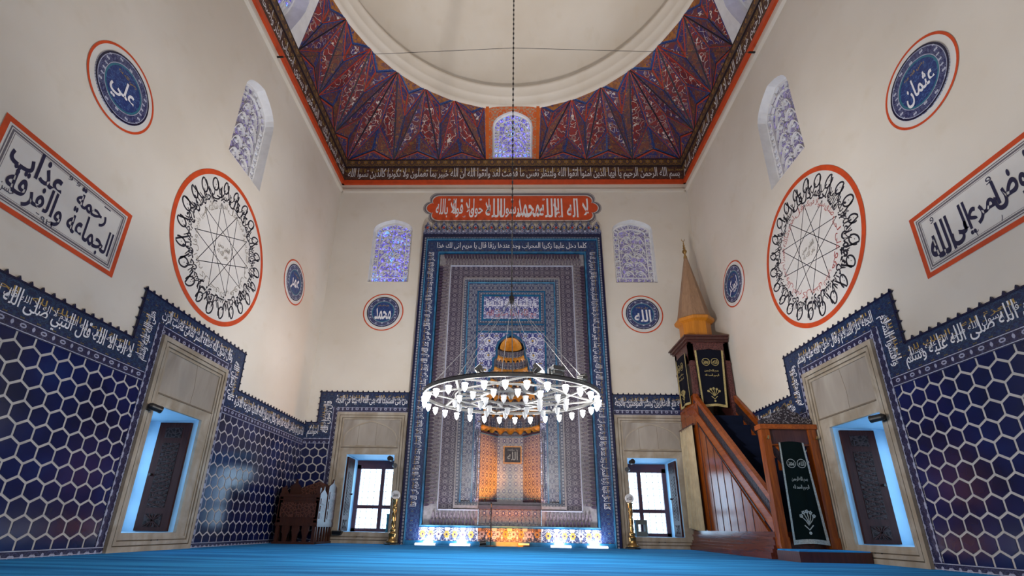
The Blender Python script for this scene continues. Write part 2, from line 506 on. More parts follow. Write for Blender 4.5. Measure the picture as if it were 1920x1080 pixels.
    def lathe(s, prof, n=24, m=0, c=(0, 0, 0), a0=0.0, a1=2 * pi, flat=False):
        """profile of (r, z) turned about a vertical axis through c"""
        full = abs(a1 - a0 - 2 * pi) < 1e-6
        K = n if full else n + 1
        v, f = [], []
        for r, z in prof:
            for k in range(K):
                an = a0 + (a1 - a0) * k / n
                v.append((c[0] + r * cos(an), c[1] + r * sin(an), c[2] + z))
        for i in range(len(prof) - 1):
            for k in range(n):
                q = (k + 1) % K
                f.append((i * K + k, i * K + q, (i + 1) * K + q, (i + 1) * K + k))
        s.grid(v, f, m)

    def build(s, name, mats, parent=None, smooth=False, up='y', matrix=None):
        me = bpy.data.meshes.new(name)
        me.from_pydata(s.v, [], s.f)
        mats = mats if isinstance(mats, (list, tuple)) else [mats]
        for m in mats:
            me.materials.append(M[m] if isinstance(m, str) else m)
        me.polygons.foreach_set('material_index', s.m)
        uvl = me.uv_layers.new(name='UVMap')
        U = Vector((0, 1, 0)) if up == 'y' else Vector((0, 0, 1))
        alt = Vector((1, 0, 0))
        uvs = [0.0] * (2 * len(me.loops))
        for p in me.polygons:
            n = p.normal
            tx = U.cross(n)
            if tx.length < 0.15:
                tx = alt.copy()
            tx.normalize()
            ty = n.cross(tx)
            for li in p.loop_indices:
                co = me.vertices[me.loops[li].vertex_index].co
                uvs[2 * li] = co.dot(tx); uvs[2 * li + 1] = co.dot(ty)
        uvl.data.foreach_set('uv', uvs)
        if smooth:
            me.polygons.foreach_set('use_smooth', [True] * len(me.polygons))
        me.update()
        o = bpy.data.objects.new(name, me)
        COL.objects.link(o)
        if parent:
            o.parent = parent
        elif matrix is not None:
            o.matrix_world = matrix
        return o


def tag(o, label=None, cat=None, group=None, kind=None):
    if label: o['label'] = label
    if cat: o['category'] = cat
    if group: o['group'] = group
    if kind: o['kind'] = kind
    return o


def thing(name, label, cat, mat=None, group=None, kind=None):
    o = bpy.data.objects.new(name, None)
    o.empty_display_size = 0.1
    COL.objects.link(o)
    if mat is not None:
        o.matrix_world = mat
    return tag(o, label, cat, group, kind)


# ------------------------------------------------------------------ lettering (joined letter forms, laid out right to left)
TWO = dict(zip('اأدذرزوىةؤ', (0xFE8D, 0xFE83, 0xFEA9, 0xFEAB, 0xFEAD, 0xFEAF, 0xFEED, 0xFEEF, 0xFE93, 0xFE85)))
FOUR = dict(zip('ئبتثجحخسشصضطظعغفقكلمنهي', (0xFE89, 0xFE8F, 0xFE95, 0xFE99, 0xFE9D, 0xFEA1, 0xFEA5, 0xFEB1, 0xFEB5, 0xFEB9, 0xFEBD, 0xFEC1, 0xFEC5,
                                             0xFEC9, 0xFECD, 0xFED1, 0xFED5, 0xFED9, 0xFEDD, 0xFEE1, 0xFEE5, 0xFEE9, 0xFEF1)))


def shape(s):
    out, i, prev = [], 0, False
    while i < len(s):
        c = s[i]
        if c == 'ل' and i + 1 < len(s) and s[i + 1] == 'ا':
            out.append(chr(0xFEFC if prev else 0xFEFB)); prev = False; i += 2
            continue
        nx = i + 1 < len(s) and (s[i + 1] in FOUR or s[i + 1] in TWO)
        if c in TWO:
            out.append(chr(TWO[c] + (1 if prev else 0))); prev = False
        elif c in FOUR:
            b = FOUR[c]
            out.append(chr(b + (3 if prev and nx else 1 if prev else 2 if nx else 0))); prev = nx
        else:
            out.append(c); prev = False
        i += 1
    return ''.join(reversed(out))


_cache = {}


def letters(s, bold=0.0, tall=1.0, raw=False):
    key = (s, bold, tall, raw)
    if key in _cache:
        return _cache[key]
    cu = bpy.data.curves.new('lettering', 'FONT')
    cu.body = s if raw else shape(s)
    cu.size = 1.0
    cu.resolution_u = 3
    cu.offset = bold
    o = bpy.data.objects.new('lettering', cu)
    COL.objects.link(o)
    dg = bpy.context.evaluated_depsgraph_get()
    dg.update()
    me = bpy.data.meshes.new_from_object(o.evaluated_get(dg))
    V = [list(v.co)[:2] for v in me.vertices]
    F = [tuple(p.vertices) for p in me.polygons]
    bpy.data.objects.remove(o); bpy.data.curves.remove(cu); bpy.data.meshes.remove(me)
    for v in V:
        if v[1] > 0.38:
            v[1] = 0.38 + (v[1] - 0.38) * tall
    x0 = min(v[0] for v in V); x1 = max(v[0] for v in V); y0 = min(v[1] for v in V); y1 = max(v[1] for v in V)
    V = [((v[0] - x0), (v[1] - y0)) for v in V]
    par = list(range(len(V)))

    def find(a):
        while par[a] != a:
            par[a] = par[par[a]]; a = par[a]
        return a
    for f in F:
        for a in f[1:]:
            par[find(a)] = find(f[0])
    ids = {}
    isl = [ids.setdefault(find(i), len(ids)) for i in range(len(V))]
    _cache[key] = (V, F, isl, x1 - x0, y1 - y0)
    return _cache[key]


def write(mb, s, cx, cy, w, h, d, m=0, rot=0.0, bold=0.012, tall=1.0, skew=0.0, fn=None, raw=False, keep=False):
    """lettering fitted into w x h, centred on (cx, cy) of the local XY plane"""
    V, F, isl, ww, hh = letters(s, bold, tall, raw)
    sx, sy = w / ww, h / hh
    if keep:
        sx = sy = min(sx, sy)
    ca, sa = cos(rot), sin(rot)
    pts = []
    for (x, y), k in zip(V, isl):
        a = (x - ww / 2) * sx; b = (y - hh / 2) * sy
        a += skew * b
        p = (cx + a * ca - b * sa, cy + a * sa + b * ca)
        if fn:
            p = fn(a, b)
        pts.append((p[0], p[1], d + 0.0007 * (k % 4)))
    mb.grid(pts, F, m)


def arch(w, h, spring, n=7, x0=0.0, y0=0.0):
    """pointed arch outline, counter-clockwise from the lower left"""
    P0, P1, P2, P3 = (w / 2, spring), (w / 2, spring + 0.55 * (h - spring)), (w * 0.27, h - 0.16 * (h - spring)), (0, h)
    a = []
    for i in range(n + 1):
        t_ = i / n; q = 1 - t_
        a.append((q**3 * P0[0] + 3 * q * q * t_ * P1[0] + 3 * q * t_ * t_ * P2[0] + t_**3 * P3[0],
                  q**3 * P0[1] + 3 * q * q * t_ * P1[1] + 3 * q * t_ * t_ * P2[1] + t_**3 * P3[1]))
    pts = [(-w / 2, 0), (w / 2, 0)] + a + [(-x, y) for x, y in reversed(a[:-1])]
    return [(x + x0, y + y0) for x, y in pts]


def rect(x0, x1, y0, y1):
    return [(x0, y0), (x1, y0), (x1, y1), (x0, y1)]


def holed(mb, outer, holes, d=0.0, m=0):
    loops = [outer] + holes
    flat = [p for l in loops for p in l]
    tri = tessellate_polygon([[Vector((p[0], p[1], 0)) for p in l] for l in loops])
    fixed = []
    for a, b, c_ in tri:
        A, B, C_ = (Vector(flat[i]) for i in (a, b, c_))
        fixed.append((a, b, c_) if (B - A).cross(C_ - A) > 0 else (a, c_, b))
    mb.grid([(p[0], p[1], d) for p in flat], fixed, m)


def clip_rect(poly, x0, x1, y0, y1):
    def clip(P, inside, cut):
        out = []
        for i in range(len(P)):
            a, b = P[i - 1], P[i]
            if inside(b):
                if not inside(a): out.append(cut(a, b))
                out.append(b)
            elif inside(a):
                out.append(cut(a, b))
        return out

    def cx(X): return lambda a, b: (X, a[1] + (b[1] - a[1]) * (X - a[0]) / (b[0] - a[0]))

    def cy(Y): return lambda a, b: (a[0] + (b[0] - a[0]) * (Y - a[1]) / (b[1] - a[1]), Y)
    for ins, cut in ((lambda p: p[0] >= x0, cx(x0)), (lambda p: p[0] <= x1, cx(x1)), (lambda p: p[1] >= y0, cy(y0)), (lambda p: p[1] <= y1, cy(y1))):
        poly = clip(poly, ins, cut)
        if len(poly) < 3: return []
    return poly

# ================================================================== THE ROOM
ZT, ZB = 7.56, 8.23          # foot of the painted belt, foot of the folded triangles
YC, RD = 5.13, 3.4           # dome axis and dome ring radius
Y0 = -2.6                    # rear end of the bay the view is taken from
NI = dict(side=(5.045, 5.90, 0.18, 1.485), back=(2.11, 3.0, 0.185, 1.515))
WIN_S = (5.19, 6.06, 5.07, 1.58, 1.17)       # y0, y1, sill, height, spring
WIN_B = (2.165, 3.02, 5.085, 1.54, 1.27)


def wall(name, F, u0, u1, holes, ztop):
    mb = MB()
    holed(mb, rect(u0, u1, 0, ztop), holes)
    return tag(mb.build(name, 'plaster', matrix=F), 'cream plastered ' + name.replace('wall_', '') + ' wall', 'wall', kind='structure')


def shift(poly, u, v):
    return [(p[0] + u, p[1] + v) for p in poly]


aS = arch(WIN_S[1] - WIN_S[0], WIN_S[3], WIN_S[4])
aB = arch(WIN_B[1] - WIN_B[0], WIN_B[3], WIN_B[4])
ys, yw = (NI['side'][0] + NI['side'][1]) / 2, (WIN_S[0] + WIN_S[1]) / 2
xb = (WIN_B[0] + WIN_B[1]) / 2
wl = wall('wall_left', FL, Y0, YB, [rect(*NI['side']), shift(aS, yw, WIN_S[2])], ZB)
wr = wall('wall_right', FR, -YB, -Y0, [rect(-NI['side'][1], -NI['side'][0], *NI['side'][2:]), shift(aS, -yw, WIN_S[2])], ZB)
wb = wall('wall_back', FB, -XR, XR, [rect(-3.0, -2.11, *NI['back'][2:]), rect(2.11, 3.0, *NI['back'][2:]), shift(aB, -xb, WIN_B[2]), shift(aB, xb, WIN_B[2]),
                                     rect(-0.60, 0.60, 0.002, 4.0)], ZB)
FF = Matrix(((-1, 0, 0, 0), (0, 0, 1, Y0), (0, 1, 0, 0), (0, 0, 0, 1)))
mb = MB(); holed(mb, rect(-XR, XR, 0, ZT), [])
tag(mb.build('wall_front', 'plaster', matrix=FF), 'plain wall behind the viewpoint', 'wall', kind='structure')
mb = MB(); mb.box(-XR - 0.9, XR + 0.9, Y0, YB + 0.9, -0.1, 0.0)
tag(mb.build('floor', 'carpet', up='z'), 'bright blue carpeted floor', 'floor', kind='structure')
mb = MB(); mb.box(-XR, XR, Y0, 2 * YC - YB, ZT, ZT + 0.1)
mb.box(-XR, XR, 2 * YC - YB - 0.1, 2 * YC - YB, ZT, ZB)
tag(mb.build('ceiling', 'plaster', up='z'), 'flat ceiling of the front bay', 'ceiling', kind='structure')

# plaster drip moulding under the belt
mb = MB()
for a, b in (((-XR + .03, 1.3, 7.37), (-XR + .03, YB - .03, 7.37)), ((-XR + .03, YB - .03, 7.37), (XR - .03, YB - .03, 7.37)), ((XR - .03, YB - .03, 7.37), (XR - .03, 1.3, 7.37))):
    mb.bar(a, b, 0.06, 0.05)
tag(mb.build('trim_1', 'plaster', up='z'), 'thin plaster moulding below the red painted belt', 'trim', kind='structure')


# ------------------------------------------------------------------ arched upper windows
def lattice(mb, w, h, sp, d0, d1, m=0):
    o = arch(w, h, sp)
    mb.ribbon(o, 0.035, d0, d1, m, True)
    wi, hi, si = w * 0.74, h - 0.24, sp - 0.14
    inn = arch(wi, hi, si, y0=0.11)
    mb.ribbon(inn, 0.020, d0, d1, m, True)
    # chain of long cells between the two arches
    k = 8
    for sgn in (-1, 1):
        for j in range(k):
            v = 0.12 + (sp - 0.12) * j / k
            mb.ribbon([(sgn * wi / 2, v), (sgn * w / 2, v)], 0.016, d0, d1, m)
            mb.ribbon([(sgn * (wi / 2 + 0.02), v + 0.055), (sgn * (w / 4 + wi / 4), v + 0.03), (sgn * (w / 2 - 0.02), v + 0.055)], 0.010, d0, d1, m)
    for j in range(6):
        x = -w / 2 + w * (j + 0.5) / 6
        mb.ribbon([(x, 0), (x, 0.11)], 0.014, d0, d1, m)
    for t_ in (0.2, 0.45, 0.7, 0.92):
        for sgn in (-1, 1):
            a = Vector((sgn * w / 2 * (1 - t_ ** 2.0), sp + (h - sp) * t_)); b = Vector((sgn * wi / 2 * (1 - t_ ** 2.0), si + 0.11 + (hi - si) * t_))
            mb.ribbon([a, b], 0.014, d0, d1, m)
    # stacked scrolling leaf work in the field
    rows = max(4, int(hi / 0.21))
    for r in range(rows):
        v = 0.15 + (hi - 0.14) * r / rows
        lim = wi / 2 - 0.03 if v < si else (wi / 2 - 0.02) * max(0.12, 1 - ((v - si) / (hi - si)) ** 1.6) * 0.8
        for sgn in (-1, 1):
            pts = []
            for i in range(15):
                t_ = i / 14
                pts.append((sgn * lim * (0.05 + 0.95 * sin(pi * t_ * 0.5) ** 1.2), v + 0.10 * sin(pi * t_ * 1.5) + 0.02))
            mb.ribbon(pts, 0.014, d0, d1, m)
            q = [(sgn * (lim * 0.52 + 0.050 * cos(a) * (1 - i / 26)), v + 0.045 + 0.042 * sin(a) * (1 - i / 26)) for i, a in enumerate([x * 0.45 for x in range(20)])]
            mb.ribbon(q, 0.009, d0, d1 - 0.002, m)
            q = [(sgn * (lim * 0.18 + 0.030 * cos(a) * (1 - i / 26)), v + 0.12 + 0.035 * sin(a) * (1 - i / 26)) for i, a in enumerate([x * 0.45 for x in range(18)])]
            mb.ribbon(q, 0.008, d0, d1 - 0.002, m)


def arched_window(n, F, u, v, w, h, sp, depth, glass, label, back_frame=None):
    t = thing('window_%d' % n, label, 'window', at(F, u, v), kind='structure')
    o = arch(w, h, sp)
    mb = MB()
    N = len(o)
    # splayed white reveal
    ins = [(p[0] * 0.955, 0.03 + p[1] * 0.955) for p in o]
    mb.grid([(p[0], p[1], 0) for p in o] + [(p[0], p[1], -depth) for p in ins], [((i + 1) % N, i, N + i, N + (i + 1) % N) for i in range(N)])
    mb.build('reveal', 'white_plaster', t)
    mb = MB()
    mb.face([(p[0], p[1], -depth) for p in ins])
    mb.build('stained_glass', glass, t)
    mb = MB()
    wi = w * 0.955
    lattice(mb, wi - 0.03, h * 0.955 - 0.03, sp * 0.955, -depth + 0.001, -depth + 0.035)
    for k in range(len(mb.v)):
        mb.v[k].y += 0.045
    mb.build('plaster_tracery', 'white_plaster', t)
    return t


ws, hs, sps = WIN_S[1] - WIN_S[0], WIN_S[3], WIN_S[4]
wbk = WIN_B[1] - WIN_B[0]
arched_window(5, FL, yw, WIN_S[2], ws, hs, sps, 0.16, 'glass_dull', 'arched plaster tracery window high on the left wall')
arched_window(6, FR, -yw, WIN_S[2], ws, hs, sps, 0.16, 'glass_dull', 'arched plaster tracery window high on the right wall')
arched_window(7, FB, -xb, WIN_B[2], wbk, WIN_B[3], WIN_B[4], 0.12, 'glass_bright', 'arched stained glass window above the left name medallion of the back wall')
arched_window(8, FB, xb, WIN_B[2], wbk, WIN_B[3], WIN_B[4], 0.12, 'glass_dull', 'arched stained glass window above the right name medallion of the back wall')


# ------------------------------------------------------------------ lower window niches
def nested(mb, r, steps):
    """picture-frame mouldings: steps of (inset0, inset1, depth, material)"""
    x0, x1, y0, y1 = r
    for a, b, d, m in steps:
        O = rect(x0 + a, x1 - a, y0 + a, y1 - a); I = rect(x0 + b, x1 - b, y0 + b, y1 - b)
        mb.ring_poly(O, I, d, m)
        for P, up in ((O, True), (I, False)):
            for i in range(4):
                p, q = P[i], P[(i + 1) % 4]
                mb.face([(p[0], p[1], 0), (q[0], q[1], 0), (q[0], q[1], d), (p[0], p[1], d)], m)


def shutter(parent, depth0, depth1, v0, v1, side, thick=0.035, pale=False):
    """carved leaf folded against the jamb at local u=side (leaf thickness towards the opening)"""
    sg = 1 if side < 0 else -1
    mb = MB()
    mb.box(side, side + sg * thick, v0, v1, -depth1, -depth0)
    leaf = mb.build('shutter', 'wood_shutter', parent)
    mb = MB()
    H = v1 - v0
    a = side + sg * (thick + 0.004)
    for y0, y1 in ((0.035, 0.15), (0.205, 0.80), (0.85, 0.95)):
        mb.box(side + sg * thick * 0.5, a, v0 + H * y0, v0 + H * y1, -depth1 + 0.09, -depth0 - 0.09)
    mb.build('carved_panel', 'wood_inlay', leaf)
    mb = MB()
    n = 14
    for i in range(n):       # star strapwork standing on the long panel
        y0 = v0 + H * (0.21 + 0.58 * i / n)
        z0 = -depth1 + 0.10 if i % 2 else -depth0 - 0.10
        z1 = -depth0 - 0.10 if i % 2 else -depth1 + 0.10
        mb.bar((a, y0, z0), (a, y0 + H * 0.58 / n, z1), 0.012, 0.010)
        mb.bar((a, y0, z1), (a, y0 + H * 0.58 / n, z0), 0.008, 0.008)
    for i in range(5):
        z = -depth1 + 0.10 + (depth1 - depth0 - 0.2) * i / 4
        mb.bar((a, v0 + H * 0.04, z), (a, v0 + H * 0.145, -depth1 - depth0 - z), 0.012, 0.010)
    mb.build('strapwork', 'wood_shutter', leaf)
    mb = MB()
    mb.tube([(a, v0 + H * 0.5, -depth1 + 0.045), (a + sg * 0.03, v0 + H * 0.5, -depth1 + 0.045)], 0.016, 10)
    mb.build('knob', 'black', leaf)
    return leaf


def niche(n, F, u0, u1, v0, v1, far, label, kind, sash_dx=0.0):
    """window niche; far = local side (-1 left, +1 right) whose jamb the view shows"""
    uc = (u0 + u1) / 2
    hw = (u1 - u0) / 2
    t = thing('window_%d' % n, label, 'window', at(F, uc, 0), kind='structure')
    D = 0.72
    L0, R0 = -hw, hw
    L1, R1 = (-hw + 0.02, hw + 0.16) if far < 0 else (-hw - 0.16, hw - 0.02)
    mb = MB()
    mb.face([(L0, v0, 0), (L0, v1, 0), (L1, v1 - 0.03, -D), (L1, v0, -D)])
    mb.face([(R0, v1, 0), (R0, v0, 0), (R1, v0, -D), (R1, v1 - 0.03, -D)])
    mb.face([(L0, v1, 0), (R0, v1, 0), (R1, v1 - 0.03, -D), (L1, v1 - 0.03, -D)])
    mb.face([(R0, v0, 0), (L0, v0, 0), (L1, v0, -D), (R1, v0, -D)])
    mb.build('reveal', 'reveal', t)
    # sash of two columns and two rows
    zs = -D + 0.04
    top = v1 - 0.11
    mb = MB()
    f = 0.075
    mb.box(L1, R1, top, v1 - 0.02, zs - 0.02, zs + 0.03)
    mb.box(L1, L1 + f, v0, top, zs - 0.02, zs + 0.03); mb.box(R1 - f, R1, v0, top, zs - 0.02, zs + 0.03)
    mb.box(L1, R1, v0, v0 + 0.06, zs - 0.02, zs + 0.03); mb.box(L1, R1, top - f, top, zs - 0.02, zs + 0.03)
    mc = (L1 + R1) / 2
    mb.box(mc - 0.035, mc + 0.035, v0 + 0.06, top - f, zs - 0.018, zs + 0.028)
    tr = v0 + 0.41
    mb.box(L1 + f, R1 - f, tr, tr + 0.065, zs - 0.016, zs + 0.026)
    s = mb.build('sash', 'wood_sash', t)
    for x0, x1 in ((L1 + f, mc - 0.035), (mc + 0.035, R1 - f)):
        for y0, y1 in ((v0 + 0.06, tr), (tr + 0.065, top - f)):
            mb = MB(); mb.face([(x0, y0, zs), (x1, y0, zs), (x1, y1, zs), (x0, y1, zs)])
            mb.build('pane', 'pane', s)
    mb = MB()
    ng = 9
    for i in range(1, ng):
        x = L1 + (R1 - L1) * i / ng
        mb.bar((x, v0, zs - 0.09), (x, top, zs - 0.09), 0.008, 0.008)
    for i in range(1, 10):
        y = v0 + (top - v0) * i / 10
        mb.bar((L1, y, zs - 0.09), (R1, y, zs - 0.09), 0.008, 0.008)
    mb.build('outer_grille', 'steel', t)
    if kind == 'side':
        shutter(t, 0.06, 0.45, v0 + 0.01, v1 - 0.04, L1 - 0.02 if far < 0 else R1 + 0.02)
    else:
        shutter(t, 0.03, 0.42, v0 + 0.01, v1 - 0.04, L0 + 0.004 if far < 0 else R0 - 0.004, 0.03)
    return t


def surround(F, uc, w, H, o, label, pointed, group=None):
    """marble window surround; o = opening (u0, u1, v0, v1) relative to uc"""
    t = thing('window_surround', label, 'window surround', at(F, uc, 0, 0.004), group)
    mb = MB()
    hw = w / 2
    nested(mb, (-hw, hw, 0.0, H), [(0, 0.05, 0.05, 0), (0.05, 0.062, 0.028, 1), (0.062, 0.10, 0.046, 0), (0.10, 0.112, 0.024, 1), (0.112, 0.14, 0.038, 0)])
    i = 0.14
    holed(mb, rect(-hw + i, hw - i, i, o[3] + 0.13), [rect(*o)] if o[2] > i else [], 0.03, 0)
    for a, b in ((0, 1), (1, 2), (2, 3), (3, 0)):
        R_ = rect(*o)
        p, q = R_[a], R_[b]
        mb.face([(p[0], p[1], 0.03), (q[0], q[1], 0.03), (q[0], q[1], -0.005), (p[0], p[1], -0.005)], 0)
    mb.box(-hw + i, hw - i, o[3] + 0.115, o[3] + 0.13, 0, 0.042, 1)
    mb.build('moulded_frame', ['marble', 'groove'], t)
    mb = MB()
    y0, y1 = o[3] + 0.13, H - i
    mb.box(-hw + i, hw - i, y0, y1, 0.0, 0.022, 0)
    if pointed:
        a = arch(w - 2 * i - 0.06, y1 - y0 - 0.05, 0.10, y0=y0 + 0.02)
        mb.ribbon(a, 0.022, 0.0, 0.034, 1, True)
        mb.ribbon([(-hw * 0.35, y0 + 0.02), (-hw * 0.35, y0 + (y1 - y0) * 0.80)], 0.005, 0, 0.0225, 2)
        mb.ribbon([(hw * 0.15, y0 + 0.02), (hw * 0.15, y0 + (y1 - y0) * 0.9)], 0.005, 0, 0.0225, 2)
    else:
        mb.ribbon([(hw * 0.1, y0), (hw * 0.12, y0 + 0.2), (hw * 0.06, y1)], 0.006, 0, 0.0225, 2)
    mb.build('tympanum_slab', ['slab', 'marble', 'groove'], t)
    mb = MB()
    for x in (-0.05, 0.05):
        mb.disc(x, 0.10, 0.013, 0.0515 if False else 0.041, 0, 12)
    mb.build('bolt_hole', 'black', t)
    return t


ns, nb = NI['side'], NI['back']
niche(1, FL, ns[0], ns[1], ns[2], ns[3], +1, 'deep window niche with reveals tinted in blue daylight and a carved shutter in the left wall', 'side')
niche(2, FR, -ns[1], -ns[0], ns[2], ns[3], -1, 'deep window niche with reveals tinted in blue daylight and a carved shutter in the right wall', 'side')
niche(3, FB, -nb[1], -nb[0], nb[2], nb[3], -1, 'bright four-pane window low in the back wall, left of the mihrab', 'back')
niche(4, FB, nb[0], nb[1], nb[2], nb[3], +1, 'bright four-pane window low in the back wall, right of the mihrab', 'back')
uS = 5.5525
surround(FL, uS, 1.295, 2.235, (ns[0] - uS, ns[1] - uS, ns[2], ns[3]), 'marble window surround with a blank panel in the left side wall', False)
surround(FR, -uS, 1.295, 2.235, (uS - ns[1], uS - ns[0], ns[2], ns[3]), 'marble window surround with a blank panel in the right side wall', False)
surround(FB, -2.5925, 1.335, 2.295, (-3.0 + 2.5925, -2.11 + 2.5925, nb[2], nb[3]), 'marble window surround with a carved pointed arch, left of the mihrab', True)
surround(FB, 2.5925, 1.335, 2.295, (2.11 - 2.5925, 3.0 - 2.5925, nb[2], nb[3]), 'marble window surround with a carved pointed arch, right of the mihrab', True)


# ------------------------------------------------------------------ hexagonal tile panels
def hex_panel(F, u0, u1, v0, v1, label, group=None, p=0.164):
    t = thing('tile_panel', label, 'tile panel', at(F, 0, 0, 0.003), group)
    mb = MB(); mb.box(u0, u1, v0, v1, 0, 0.008)
    mb.build('grout_bed', 'grout', t)
    mb = MB()
    R_ = p / sqrt(3)
    r = R_ - 0.0125
    rows = int((v1 - v0) / (1.5 * R_)) + 2
    for j in range(rows):
        cy = v1 - 0.02 - j * 1.5 * R_
        x = u0 - p + (p / 2 if j % 2 else 0)
        while x < u1 + p:
            q = clip_rect([(x + r * sin(k * pi / 3 + pi), cy + r * cos(k * pi / 3 + pi)) for k in range(5, -1, -1)], u0, u1, v0, v1)
            if q:
                A = sum(q[i - 1][0] * q[i][1] - q[i][0] * q[i - 1][1] for i in range(len(q)))
                if abs(A) > 2e-4:
                    mb.prism(q if A > 0 else q[::-1], 0.008, 0.013)
            x += p
    mb.build('hexagon_tiles', 'navy_tile', t)
    return t


VL, VH, VT, BW = 1.67, 2.05, 2.60, 0.105
SL, SR = 4.905, 6.20
hex_panel(FL, 0.4, SL - BW, 0.06, VL, 'large dark blue hexagon tile panel on the left wall, nearer side of the window')
hex_panel(FL, SR + BW, YB - 0.01, 0.06, VL, 'dark blue hexagon tile panel on the left wall, between the window and the corner')
hex_panel(FR, -SL + BW, -0.4, 0.06, VL, 'large dark blue hexagon tile panel on the right wall, nearer side of the window')
hex_panel(FR, -YB + 0.01, -SR - BW, 0.06, VL, 'dark blue hexagon tile panel on the right wall behind the wooden minbar')
hex_panel(FB, -XR + 0.01, -3.365, 0.06, VL + 0.03, 'narrow dark blue hexagon tile panel of the back wall, above the carved chair')
hex_panel(FB, 3.365, XR - 0.01, 0.06, VL + 0.03, 'narrow dark blue hexagon tile panel of the back wall, behind the minbar curtain')


# ------------------------------------------------------------------ tile inscription friezes
def frieze(F, label, lo, mar, hi, vt, vm, txt, steps=(True, True), vh=VH, vl=VL):
    """lo/hi: ends of the low bands; mar: outer edges of the marble; vt top of the raised band; vm top of the marble"""
    t = thing('inscription_frieze', label, 'tile frieze', at(F, 0, 0, 0.003))
    TS = 0.27
    a0, a1 = mar[0] - BW, mar[1] + BW           # inside edge of raised text band
    A, B = a0 - TS, a1 + TS
    fld, bor, wr_, cr = [], [], [], []
    vb = vm + BW
    if steps[0]:
        fld += [(lo, A, vl + BW, vh), (A, a0, vl + BW, vt)]
        bor += [(lo, a0, vl, vl + BW), (a0, mar[0], 0.06, vb), (lo, mar[0], 0.0, 0.06)]
        cr += [((lo, vh), (A, vh)), ((A, vh), (A, vt))]
        wr_ += [(txt[0], (lo + A + 0.1) / 2, (vl + BW + vh) / 2 - 0.02, A - lo - 0.02, vh - vl - BW - 0.06, 0), (txt[1], (A + a0) / 2 + 0.03, (vl + BW + vt) / 2 - 0.04, vt - vl - 0.38, TS - 0.09, pi / 2)]
    if steps[1]:
        fld += [(B, hi, vl + BW, vh), (a1, B, vl + BW, vt)]
        bor += [(a1, hi, vl, vl + BW), (mar[1], a1, 0.06, vb), (mar[1], hi, 0.0, 0.06)]
        cr += [((B, vt), (B, vh)), ((B, vh), (hi, vh))]
        wr_ += [(txt[4], (B + hi - 0.1) / 2, (vl + BW + vh) / 2 - 0.02, hi - B - 0.02, vh - vl - BW - 0.06, 0), (txt[3], (a1 + B) / 2 - 0.03, (vl + BW + vt) / 2 - 0.04, vt - vl - 0.38, TS - 0.09, -pi / 2)]
    x0 = a0 if steps[0] else lo
    x1 = a1 if steps[1] else hi
    X0 = A if steps[0] else lo
    X1 = B if steps[1] else hi
    fld.append((x0, x1, vb, vt))
    bor.append((mar[0] if steps[0] else lo, mar[1] if steps[1] else hi, vm, vb))
    cr.append(((X0, vt), (X1, vt)))
    wr_.append((txt[2], (x0 + x1) / 2, (vb + vt) / 2 - 0.02, x1 - x0 - 0.06, vt - vb - 0.07, 0))
    mb = MB()
    for r in fld: mb.box(*r, 0, 0.014)
    mb.build('text_field', 'frieze_field', t)
    mb = MB()
    for r in bor:
        mb.box(*r, 0, 0.016)
        h = r[1] - r[0] > r[3] - r[2]
        for k in (0.10, 0.90):
            if h: mb.box(r[0], r[1], r[2] + (r[3] - r[2]) * k - 0.003, r[2] + (r[3] - r[2]) * k + 0.003, 0, 0.018, 1)
            else: mb.box(r[0] + (r[1] - r[0]) * k - 0.003, r[0] + (r[1] - r[0]) * k + 0.003, r[2], r[3], 0, 0.018, 1)
    mb.build('flower_border', ['frieze_border', 'pale_line'], t)
    mb = MB()
    for (ax, ay), (bx, by) in cr:
        d = Vector((bx - ax, by - ay)); L = d.length; d /= L
        nrm = Vector((-d.y, d.x))
        k = max(2, int(L / 0.10))
        mb.ribbon([(ax, ay), (bx, by)], 0.016, 0, 0.020)
        for i in range(k + 1):
            c_ = Vector((ax, ay)) + d * (L * i / k)
            q = [c_ - d * 0.018, c_ + d * 0.018, c_ + d * 0.010 + nrm * 0.022, c_ + nrm * 0.040, c_ - d * 0.010 + nrm * 0.022]
            mb.prism([(p.x, p.y) for p in q], 0, 0.018)
    mb.build('cresting', 'navy_line', t)
    mb = MB()
    for s, cx, cy, w, h, rot in wr_:
        write(mb, s, cx, cy, w, h, 0.0165, 0, rot, bold=0.012, tall=1.9)
        if w > .5:
            write(mb, 'رسول الله وقال عليه السلام ' + s, cx - h * .13 * sin(rot) , cy + h * .13 * cos(rot), w * .96, h * .42, 0.0158, 0, rot, bold=0.0, tall=1.3)
        k = max(1, int(w / 0.55))
        for i in range(k):       # small gilded second line between the tall letters
            x = -w / 2 + w * (i + 0.5) / k
            y = h * 0.36
            write(mb, ('الملك لله', 'العزة لله', 'الحمد لله')[i % 3], cx + x * cos(rot) - y * sin(rot), cy + x * sin(rot) + y * cos(rot), w / k * 0.8, h * 0.26, 0.0145, 1, rot, bold=0.004)
    mb.build('lettering', ['letter_white', 'gold_paint'], t)
    return t


